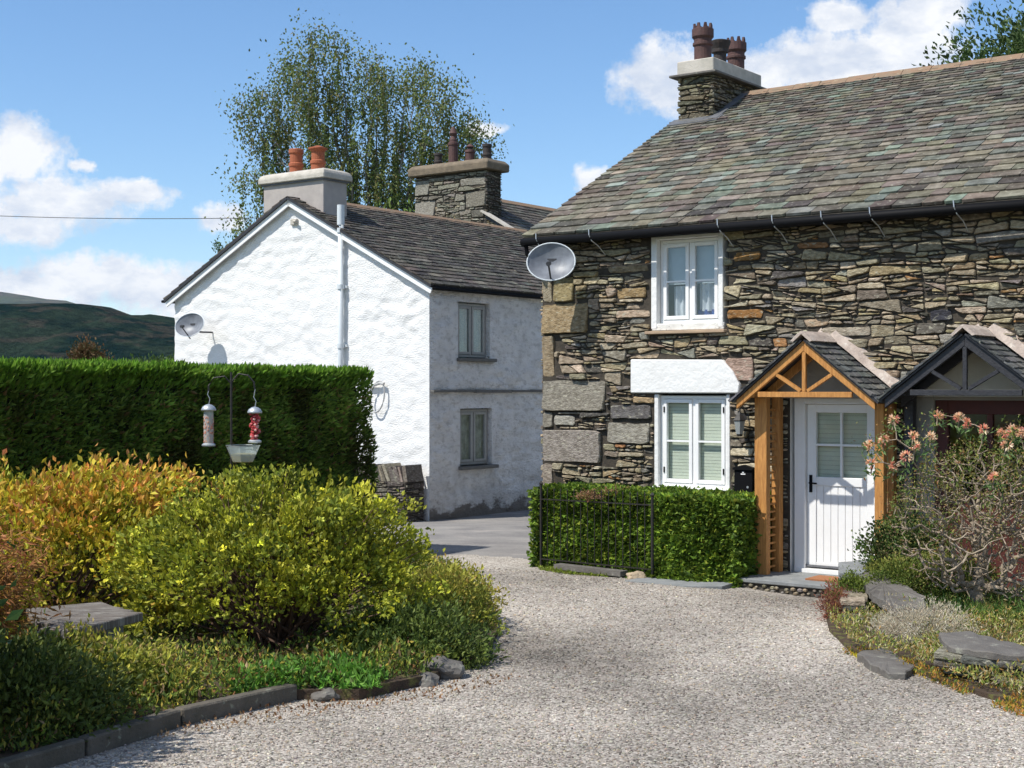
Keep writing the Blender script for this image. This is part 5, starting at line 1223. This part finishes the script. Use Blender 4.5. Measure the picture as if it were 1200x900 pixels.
cover('fallen_leaves', 'brown fallen leaves on the gravel beside the left edging', [(-2.0, 8.0), (-1.2, 8.6), (-.4, 9.2), (.1, 10.0), (-.2, 10.0), (-.9, 9.15), (-1.5, 9.0), (-2.1, 8.4)], 420, .012, [(.22, .11, .05, 3), (.32, .2, .1, 2)], .024, 41, thr=-1, base=.035, ratio=.6)

# concrete edging of the left bed
ed = thing('bed_edging', 'low weathered concrete edging along the left flower bed', 'edging', (0, 0, 0))
KP = [(-2.62, 6.9), gp(95, 893), gp(207, 856), (0, 0), gp(345, 824)]
for i, (a_, b_) in enumerate([(KP[0], KP[1]), (KP[1], KP[2]), (KP[2], KP[4])]):
    A2 = Vector((*a_, g(*a_) + .03)); B2 = Vector((*b_, g(*b_) + .03)); dr_ = (B2 - A2).normalized() * .012
    MB().beam(A2 + dr_, B2 - dr_, .085, .20).build('edging_block', M['concrete'], ed, bevel=.01)
for i, (x, y, r, lb) in enumerate(((-1.22, 9.2, .10, 'dark rounded stone at the end of the concrete edging'), (-.48, 9.98, .15, 'flat topped dark stone at the corner of the left bed'), (-.60, 9.72, .11, 'lowest dark stone beside the gravel below the shaded shrub'), (-.98, 9.42, .08, 'small grey stone showing among the fresh green weeds'))):
    rock('rock', lb, (x, y, g(x, y) + (.09 if i == 1 else .04)), r, r * .8, r * .55, M['darkslab'], i + 20)

# bench slab
be = thing('stone_bench', 'weathered plank topped garden bench among the left shrubs', 'bench', (0, 0, 0))
zt = .88
cor = [on(32, 712, zt), on(122, 706, zt), on(154, 718, zt), on(70, 742, zt), on(38, 738, zt)]
nP = 4
L0, L1 = Vector(cor[0]), Vector(cor[3]); R0, R1 = Vector(cor[1]), Vector(cor[2])
for k in range(nP):
    a_ = L0.lerp(L1, (k + .5) / nP); b_ = R0.lerp(R1, (k + .5) / nP); wd = (L0 - L1).length / nP - .02
    MB().beam(a_ + Vector((0, 0, -.03 + random.uniform(-.004, .004))), b_ + Vector((0, 0, -.03)), wd * .9, .06).build('plank', M['benchwood'], be, bevel=.006)
for q_ in (.18, .8):
    a_ = L0.lerp(R0, q_); b_ = L1.lerp(R1, q_); c_ = (a_ + b_) / 2
    MB().box(c_.x - .09, c_.x + .09, c_.y - .2, c_.y + .2, g(c_.x, c_.y), zt - .062).build('support', M['flag'], be, bevel=.01)

# bird feeders
fx, fy = (271 - 600) / F * 13.2, 13.2
Zp = lambda y: CAMH + (455 - y) / F * 13.2
px = 13.2 / F
bp = thing('feeder_pole', 'black iron bird feeder pole with two arms before the hedge', 'pole', (fx, fy, 0))
MB().tube([(0, 0, g(fx, fy)), (0, 0, Zp(436))], .011, 8).build('pole', M['iron'], bp)
MB().tube([(0, 0, Zp(450)), (-.06, -.01, Zp(441)), (-.16, -.02, Zp(443)), (-26 * px, -.02, Zp(452)), (-26 * px, -.02, Zp(458))], .008, 6).build('arm', M['iron'], bp)
MB().tube([(0, 0, Zp(448)), (.07, -.01, Zp(438)), (.16, -.02, Zp(440)), (27 * px, -.02, Zp(448)), (28 * px, -.02, Zp(456))], .008, 6).build('arm', M['iron'], bp)
MB().tube([(.0, 0, Zp(535)), (.05, -.04, Zp(534))], .008, 6).lathe((.10, -.1, Zp(523)), [(.118, 0), (.123, .006), (.118, .012)], 16, closed=False).build('tray_ring', M['iron'], bp)
f1 = thing('bird_feeder', 'left hanging feeder full of peanuts under a domed silver lid', 'bird feeder', (fx - 26 * px, fy - .02, 0), 0, 'hanging bird feeders')
def feeder(o, ytop, ybot, seeds, r):
    zt_, zb = Zp(ytop), Zp(ybot); MB().lathe((0, 0, zt_ - .05), [(.068, 0), (.070, .012), (.055, .038), (.03, .055), (.006, .062)], 20).build('lid', M['mesh'], o, smooth=True)
    MB().lathe((0, 0, zb), [(.058, 0), (.062, .006), (.062, .018), (.045, .03)], 20).build('base', M['mesh'], o)
    MB().tube([(0, 0, zt_), (.012, 0, zt_ + .06), (-.01, 0, zt_ + .1), (.004, 0, Zp(456))], .004, 5).build('hanger', M['mesh'], o)
    if seeds:
        P = []; cols = []; mb = MB()
        for k in range(320):
            an = random.uniform(0, 6.28); rr = r * random.uniform(.7, .95); z = random.uniform(zb + .03, zt_ - .10)
            c = random.choice([(.42, .20, .12), (.50, .27, .16), (.34, .15, .09), (.46, .16, .12)])
            mb.lathe((math.cos(an) * rr, math.sin(an) * rr, z), [(.002, -.009), (.008, -.004), (.008, .005), (.002, .010)], 5, c)
        mb.build('peanuts', M['seed'], o, col=True, kind='stuff')
        MB().lathe((0, 0, 0), [(r, zb + .02), (r, zt_ - .045)], 20, closed=False).build('tube', M['clear'], o)
feeder(f1, 475, 523, True, .045)
f2 = thing('bird_feeder', 'right hanging feeder holding red and pink fat balls', 'bird feeder', (fx + 28 * px, fy - .02, 0), 0, 'hanging bird feeders')
feeder(f2, 478, 519, False, .045)
for k in range(5):
    z = Zp(512) + k * .056; mb = MB()
    for j in range(26):
        v = Vector((random.gauss(0, 1), random.gauss(0, 1), random.gauss(0, 1))).normalized() * .034
        mb.lathe((v.x + (k % 2 - .5) * .015, v.y, v.z + z), [(.002, -.012), (.014, -.004), (.014, .006), (.002, .013)], 6, random.choice([(.45, .05, .05), (.55, .10, .10), (.65, .35, .32), (.35, .03, .04)]))
    mb.build('fat_ball', M['seed'], f2, col=True)
f3 = thing('seed_tray', 'clear plastic seed tray held on the feeder pole', 'seed tray', (fx + 16 * px, fy - .1, 0))
MB().lathe((0, 0, 0), [(.095, Zp(540)), (.16, Zp(521)), (.155, Zp(521)), (.09, Zp(539))], 8, closed=False).build('bowl', M['clear'], f3)
MB().lathe((0, 0, Zp(541)), [(.088, .0), (.092, .004), (.115, .075), (.05, .082)], 8).build('seed', mat('seed_mix', (.50, .44, .20), .9, (.35, .28, .12), 80, .7, .6, 200), f3)

# ------------------------------------------------------------------ right garden
def slabthing(name, label, pts, z0, z1, m, cat='slab', tilt=None, layers=1, group=None):
    base = [on(x, y, z1)[:2] for x, y in pts]; poly = []; mb = MB()
    for i in range(len(base)):
        p = base[i]; q = base[(i + 1) % len(base)]; L = math.hypot(q[0] - p[0], q[1] - p[1]); m_ = max(1, int(L / .07))
        for k in range(m_): f_ = (k + (random.uniform(-.2, .2) if k else 0)) / m_; poly.append((p[0] + (q[0] - p[0]) * f_ + random.uniform(-.012, .012), p[1] + (q[1] - p[1]) * f_ + random.uniform(-.012, .012)))
    mb.slab(poly, z0, z1, .010); o = mb.build(name, m, bevel=.008)
    return tag(o, label, cat, group)
bz = .60
slabthing('slate_slab', 'long dark slate slab capping the low wall beside the white door', [(1000, 664), (1016, 660), (1084, 700), (1083, 712), (1050, 714), (1022, 697)], .54, .60, M['darkslab'])
slabthing('slate_slab', 'pale flat stone on the bed wall corner nearest the doormat', [(983, 659), (1008, 655), (1026, 660), (1010, 672), (984, 671)], .55, .62, M['flag'])
slabthing('slate_slab', 'dark flat stepping slab at the gravel edge of the right bed', [(1003, 765), (1035, 758), (1052, 768), (1072, 780), (1062, 789), (1040, 788)], .36, .44, M['darkslab'])
slabthing('slate_slab', 'broad dark slate slab topping the stacked stones at the lower right', [(1100, 742), (1135, 740), (1208, 758), (1215, 768), (1165, 766), (1112, 757)], .60, .65, M['darkslab'])
rw = thing('stacked_stone_wall', 'low stack of flat slate stones holding up the right bed', 'wall', (0, 0, 0))
for k in range(5):
    for j in range(5):
        x0 = 1108 + j * 34 + random.uniform(-8, 8) + k * 3; yy = 768 + k * 9 + j * 5.5; z = .585 - k * .055
        p0 = Vector(on(x0, yy, z)); ln = random.uniform(.18, .32)
        ax = Vector((.86, -.42, -.06)); A2 = p0 + Vector((0, .12, 0)); 
        MB().beam(A2, A2 + ax * ln, .26, .045 + random.uniform(-.008, .008), col=tuple(pick([(.14, .14, .13, 2), (.22, .21, .18, 2), (.28, .28, .23, 1)], 1)[0])).build('stone', M['stone'], rw, bevel=.009, col=True)
lw = thing('bed_retaining_wall', 'short mossy stone wall edging the bed beside the doorstep', 'wall', (0, 0, 0))
for k in range(6):
    for j in range(7):
        f_ = j / 6; x = 3.42 + (3.10 - 3.42) * f_; y = 14.3 + (12.9 - 14.3) * f_; z = .20 + k * .062
        a_ = Vector((x + random.uniform(-.02, .02), y, z + random.uniform(-.01, .01)))
        MB().beam(a_, a_ + Vector((-.05, -.22, 0)), .22, .055, col=tuple(pick(dpal, 1)[0] * 1.5)).build('stone', M['stone'], lw, bevel=.009, col=True)
bush('door_shrub', 'dark green rounded shrub beside the right post of the timber porch', 'shrub', (3.96, 14.2, .36), .40, .35, .48, 260, 34, .04, [(.045, .085, .02, 3), (.07, .12, .025, 3), (.12, .10, .04, 1)], seed=51, csize=.05, ratio=.6, zc=.65, stems=30)
bush('low_green_shrub', 'spreading mid green low shrub behind the slate capping slab', 'shrub', (3.98, 13.5, .42), .62, .42, .26, 380, 34, .032, [(.10, .16, .03, 3), (.14, .19, .035, 3), (.07, .11, .02, 3)], [(.26, .26, .05, 2)], seed=52, csize=.04, zc=.5, stems=30)
bush('low_green_shrub', 'small green tuft growing against the bed wall by the step', 'shrub', (3.22, 13.35, .28), .20, .22, .24, 150, 30, .028, [(.13, .19, .03, 3), (.18, .22, .03, 3), (.07, .11, .02, 3)], seed=53, csize=.03, zc=.6, stems=20)
bush('silver_plant', 'dry silvery cushion plant between the slate slabs', 'plant', (3.30, 11.35, .40), .34, .5, .21, 340, 40, .03, [(.56, .48, .34, 4), (.64, .58, .46, 3), (.38, .29, .18, 2), (.46, .48, .38, 2)], seed=54, csize=.035, ratio=.16, zc=.3, stems=20)
bush('rusty_plant', 'reddish brown dry plant at the foot of the bed wall', 'plant', (2.92, 12.9, .28), .12, .2, .24, 80, 26, .03, [(.28, .10, .06, 3), (.2, .08, .05, 2)], seed=55, csize=.03, ratio=.25, zc=.4, stems=10)
cover('bed_grass', 'green grass under the twiggy shrub', [(3.7, 13.6), (3.9, 12.0), (5.2, 11.5), (5.6, 12.8), (5.0, 13.8)], 7000, .16, [(.08, .17, .03, 3), (.13, .22, .04, 2), (.26, .26, .08, 1)], .07, 57, ratio=.12, thr=-.6, base=.14)

# twiggy flowering shrub
tb = thing('twiggy_shrub', 'large bare twigged shrub with coral pink flower clusters before the black porch', 'shrub', (4.22, 12.7, .42))
fpx = [(1047, 492, 12.6), (1019, 522, 12.3), (1022, 543, 12.2), (1036, 516, 12.5), (1070, 512, 12.5), (1072, 522, 12.4), (1091, 512, 12.6), (1099, 487, 12.8), (1124, 490, 12.8), (1133, 496, 12.7), (1152, 503, 12.6), (1176, 508, 12.6),
       (1187, 504, 12.8), (1180, 522, 12.4), (1197, 507, 12.5), (1062, 535, 12.3), (1048, 545, 12.3), (1165, 560, 12.0)]
FV = [Vector(((x - 600) / F * Y, Y, CAMH + (455 - y) / F * Y)) - Vector(tb.location) for (x, y, Y) in fpx]
def twiggy():
    T = []
    while len(T) < 1250:
        v = rng.normal(size=3); v /= np.linalg.norm(v); r = rng.random() ** .42
        p = v * r * [.98, .72, .72] + [.12, 0, .80]
        if p[2] < .10 or (p[2] < .35 and abs(p[0]) > .55): continue
        T.append(p)
    T = np.array([tuple(v) for v in FV] + T); T = T[np.argsort(np.linalg.norm(T - [0, 0, .2], axis=1))]
    nodes = [(0, 0, -.12), (-.03, .02, .05), (-.08, .04, .20)]; par = [-1, 0, 1]; base_d = [0, .17, .33]
    for p in T:
        N_ = np.array(nodes); d_ = np.linalg.norm(N_ - p, axis=1); c = d_ * 1.0 + np.array(base_d) * .28; c[:2] += 5
        k = int(np.argmin(c)); L = d_[k]
        if L > .10:                                     # a bend on the way
            m_ = (N_[k] + p) / 2 + rng.normal(0, .08 * L, 3); nodes.append(tuple(m_)); par.append(k); base_d.append(base_d[k] + L * .5); k2 = len(nodes) - 1
        else: k2 = k
        nodes.append(tuple(p)); par.append(k2); base_d.append(base_d[k2] + L * .5)
    n = len(nodes); cnt = np.ones(n)
    for i in range(n - 1, 0, -1): cnt[par[i]] += cnt[i]
    kids = np.zeros(n, int)
    for i in range(1, n): kids[par[i]] += 1
    R_ = np.minimum(.0032 * cnt ** .40, .062)
    big_ = MB(); seg = MB()
    for i in range(1, n):
        a_ = Vector(nodes[par[i]]); b_ = Vector(nodes[i])
        if (b_ - a_).length < 1e-4: continue
        (big_ if R_[i] > .012 else seg).tube([a_, a_.lerp(b_, .5) + Vector(rng.normal(0, .03 * (b_ - a_).length, 3)), b_], min(R_[par[i]], R_[i] * 1.35), 7 if R_[i] > .012 else 4, r1=R_[i])
    big_.build('trunk', M['twig'], tb, smooth=True); seg.build('twigs', M['twig'], tb, kind='stuff', fix=False)
    return [(Vector(nodes[i]), Vector((0, 0, 1))) for i in range(n) if kids[i] == 0]
ends = twiggy()
# leaves towards the upper left of the twigs
E_ = np.array([e[0] for e in ends]); ew = E_[:, 2] * 1.2 - E_[:, 0] * .25 + rng.normal(0, .35, len(E_))
sel = E_[ew > np.quantile(ew, .62)]
nl = len(sel) * 30; P = np.repeat(sel, 30, axis=0) + rng.normal(0, .055, (nl, 3))
leaves('foliage', P, rng.normal(0, .8, (nl, 3)) + [0, 0, .5], rng.uniform(.02, .045, nl), .42, pick([(.16, .20, .04, 3), (.10, .15, .03, 3), (.26, .24, .06, 2), (.30, .16, .06, 1)], nl), M['leaf'], tb)
nl = len(E_) * 13; P = np.repeat(E_, 13, axis=0) + rng.normal(0, .07, (nl, 3))
leaves('dry_leaves', P, rng.normal(0, .8, (nl, 3)), rng.uniform(.014, .032, nl), .4, pick([(.36, .24, .16, 3), (.26, .18, .10, 3), (.30, .26, .08, 2)], nl), M['leaf'], tb)
def fl_cluster(v, r, pal, gr):
    mb_P = []; mb_A = []; cols = []
    for k in range(13):
        d_ = Vector((random.gauss(0, 1), random.gauss(-.3, 1), random.gauss(.1, .8))).normalized(); c = pick(pal, 1)[0]
        base = v + d_ * r * .35
        for j in range(4):
            s_ = d_.orthogonal().normalized(); s_.rotate(Matrix.Rotation(j * 1.57, 3, d_)); mb_P.append(base); mb_A.append(d_ + s_ * .55); cols.append(c)
    return mb_P, mb_A, cols
FP = [(.82, .46, .28, 3), (.78, .30, .22, 1.6), (.84, .60, .38, 3), (.86, .70, .52, 1)]
stm = MB()
for v in FV:
    pp, aa, cc = fl_cluster(v, .06, FP, 0); leaves('flower_cluster', np.array(pp), np.array(aa), .042, .42, np.array(cc), M['petal'], tb)
    stm.tube([v - Vector((.01, 0, .09)), v], .006, 4)
    m_ = 22; P = np.repeat([tuple(v - Vector((0, 0, .07)))], m_, axis=0) + rng.normal(0, .035, (m_, 3)); leaves('flower_leaves', P, rng.normal(0, .8, (m_, 3)) + [0, 0, -.1], .07, .3, pick([(.10, .17, .05, 3), (.16, .24, .09, 2)], m_), M['leaf'], tb)
stm.build('flower_stems', M['twig'], tb)

# trees behind the houses
def birch():
    o = thing('birch_tree', 'tall weeping birch with hanging twigs behind the white house', 'tree', (-4.6, 46, -.07))
    K = 46 / F; wood = MB(); P = []; limbs = MB()
    Z0 = CAMH + .07
    def w_(x, y, dy=0): return Vector(((x - 600) * K + 4.6, dy, Z0 + (455 - y) * K))
    base = w_(430, 520); 
    wood.tube([Vector((0, 0, -.3)), Vector((.1, 0, 1.5)), Vector((.0, .1, 3.5))], .28, 10, r1=.2)
    tops = [(300, 72), (335, 45), (372, 30), (400, 40), (425, 34), (455, 62), (482, 42), (500, 68), (527, 66), (549, 102), (290, 120), (318, 105), (350, 95), (392, 85), (440, 100), (470, 110), (500, 120), (568, 142), (530, 150), (300, 190), (285, 235), (340, 160), (410, 170), (460, 190), (560, 120), (360, 60), (515, 95), (445, 60), (276, 85)]
    for (x, y) in tops:
        dy = random.uniform(-2.2, 2.2); T = w_(426 + (x - 426) * .97, y + 26, dy); b0 = Vector((random.gauss(0, .1), random.gauss(0, .1), random.uniform(2.2, 4.4)))
        md = b0.lerp(T, .5) + Vector(((T.x - b0.x) * -.10, 0, .7)); pts = []
        for k in range(9):
            f_ = k / 8; p = b0 * (1 - f_) ** 2 + md * 2 * f_ * (1 - f_) + T * f_ * f_; pts.append(p + Vector((random.gauss(0, .06), random.gauss(0, .06), 0)))
        limbs.tube(pts, .07, 5, r1=.008)
        ns = 27
        for _ in range(420):
            v = np.array(T) + rng.normal(0, 1, 3) * [.36, .36, .36] - [0, 0, .15] - [0, 0, .12]; P.append((*v, random.random()))
        for _ in range(ns):
            f_ = random.random() ** .7 * .72 + .28; i = min(7, int(f_ * 8)); p = pts[i].lerp(pts[i + 1], f_ * 8 - i if f_ < 1 else 1)
            ang = random.uniform(0, 6.28); rr = random.uniform(.05, .75); s0 = p + Vector((math.cos(ang) * rr, math.sin(ang) * rr, random.uniform(-.05, .3)))
            L = random.uniform(.5, 1.9); nl_ = int(L * 46)
            sway = Vector((random.gauss(0, .10), random.gauss(0, .10), 0))
            if random.random() < .5: limbs.tube([p, s0, s0 + Vector((0, 0, -L)) + sway * L], .010, 3, r1=.004)
            else: limbs.tube([p, s0], .010, 3, r1=.006)
            kk = random.random()
            for j in range(nl_):
                q_ = j / nl_; P.append((*(s0 + sway * L * q_ + Vector((random.gauss(0, .05), random.gauss(0, .05), -L * q_))), kk))
    wood.build('trunk', M['birch'], o); limbs.build('limbs', M['birch'], o, fix=False)
    P = np.array(P); n = len(P); kk = P[:, 3]; P = P[:, :3]
    col = pick([(.14, .19, .05, 4), (.20, .25, .07, 3), (.08, .12, .04, 3), (.22, .20, .07, 1.2)], n); br = kk > .75; col[br] = col[br] * .5 + np.array([.19, .16, .055]) * .5
    leaves('crown', P, rng.normal(0, .6, (n, 3)) + [0, 0, -.7], rng.uniform(.075, .135, n), .6, col, M['leaf'], o)
birch()
def broad(name, label, c, rx, rz, zc, n, per, ls, pal, seed, trunk_h, cs=.3, low=-.5):
    o = bush(name, label, 'tree', c, rx, rx * .9, rz, n, per, ls, pal, seed=seed, csize=cs, zc=0, stems=0, inner=.4, low=low)
    for ch in list(o.children):
        if ch.name.startswith('stem'): bpy.data.objects.remove(ch)
        else:
            me = ch.data; co = np.empty(len(me.vertices) * 3, np.float32); me.vertices.foreach_get('co', co); co = co.reshape(-1, 3); co[:, 2] += zc; me.vertices.foreach_set('co', co.ravel()); ch.name = 'crown'
    mb = MB().tube([(0, 0, -.3), (.1, 0, trunk_h * .5), (0, .1, trunk_h)], rx * .10, 9, r1=rx * .06)
    for k in range(16):
        an = k * 2.4; e = Vector((math.cos(an) * rx * .75, math.sin(an) * rx * .7, zc + rz * random.uniform(-.5, .75))); mb.tube([(0, 0, trunk_h * .8), (e.x * .45, e.y * .45, e.z * .5 + trunk_h * .45), e], rx * .035, 5, r1=rx * .006)
    mb.build('trunk', M['bark'], o); return o
broad('broadleaf_tree', 'dark green broadleaf tree rising behind the stone cottage roof', (17.3, 40, -.07), 4.7, 4.4, 9.4, 900, 70, .17, [(.045, .08, .02, 4), (.07, .11, .03, 3), (.11, .15, .035, 1.5)], 61, 7.5, cs=.32)
broad('conifer_shrub', 'small reddish brown conifer top beyond the left hedge', (-.298 * 30, 30, -.07), .26, .42, 2.95, 90, 50, .07, [(.14, .07, .03, 4), (.09, .08, .03, 3), (.06, .07, .02, 2)], 62, 2.4, cs=.10)
broad('leafy_shrub', 'green bush glimpsed above the hedge beside the brown conifer', (-.28 * 32 + .9, 32, -.07), .9, .55, 2.52, 120, 50, .10, GREEN, 63, 2.2, cs=.12)
bush('ridge_bush', 'bright green foliage low behind the white house ridge', 'bush', (-3.0, 44, -.07), 3.6, 1.8, 4.6, 420, 60, .16, [(.12, .20, .04, 3), (.08, .13, .03, 3), (.20, .26, .06, 1)], seed=64, csize=.3, zc=.62, stems=20)
# ivy of cut branches at left of birch
# ------------------------------------------------------------------ haze
hz = MB().box(-9500, 9500, -60, 8200, -45, 900); 
mh_ = bpy.data.materials.new('pale_air'); mh_.use_nodes = True; t = NT(mh_.node_tree); o = t.n('ShaderNodeOutputMaterial'); v = t.n('ShaderNodeVolumePrincipled')
v.inputs['Density'].default_value = 2.6e-5; v.inputs['Color'].default_value = (.50, .70, 1, 1); v.inputs['Anisotropy'].default_value = .0; t.l(v.outputs[0], o.inputs['Volume'])
HAZE = True
if HAZE: tag(hz.build('haze', mh_), 'thin pale blue air over the valley', 'haze', kind='stuff')
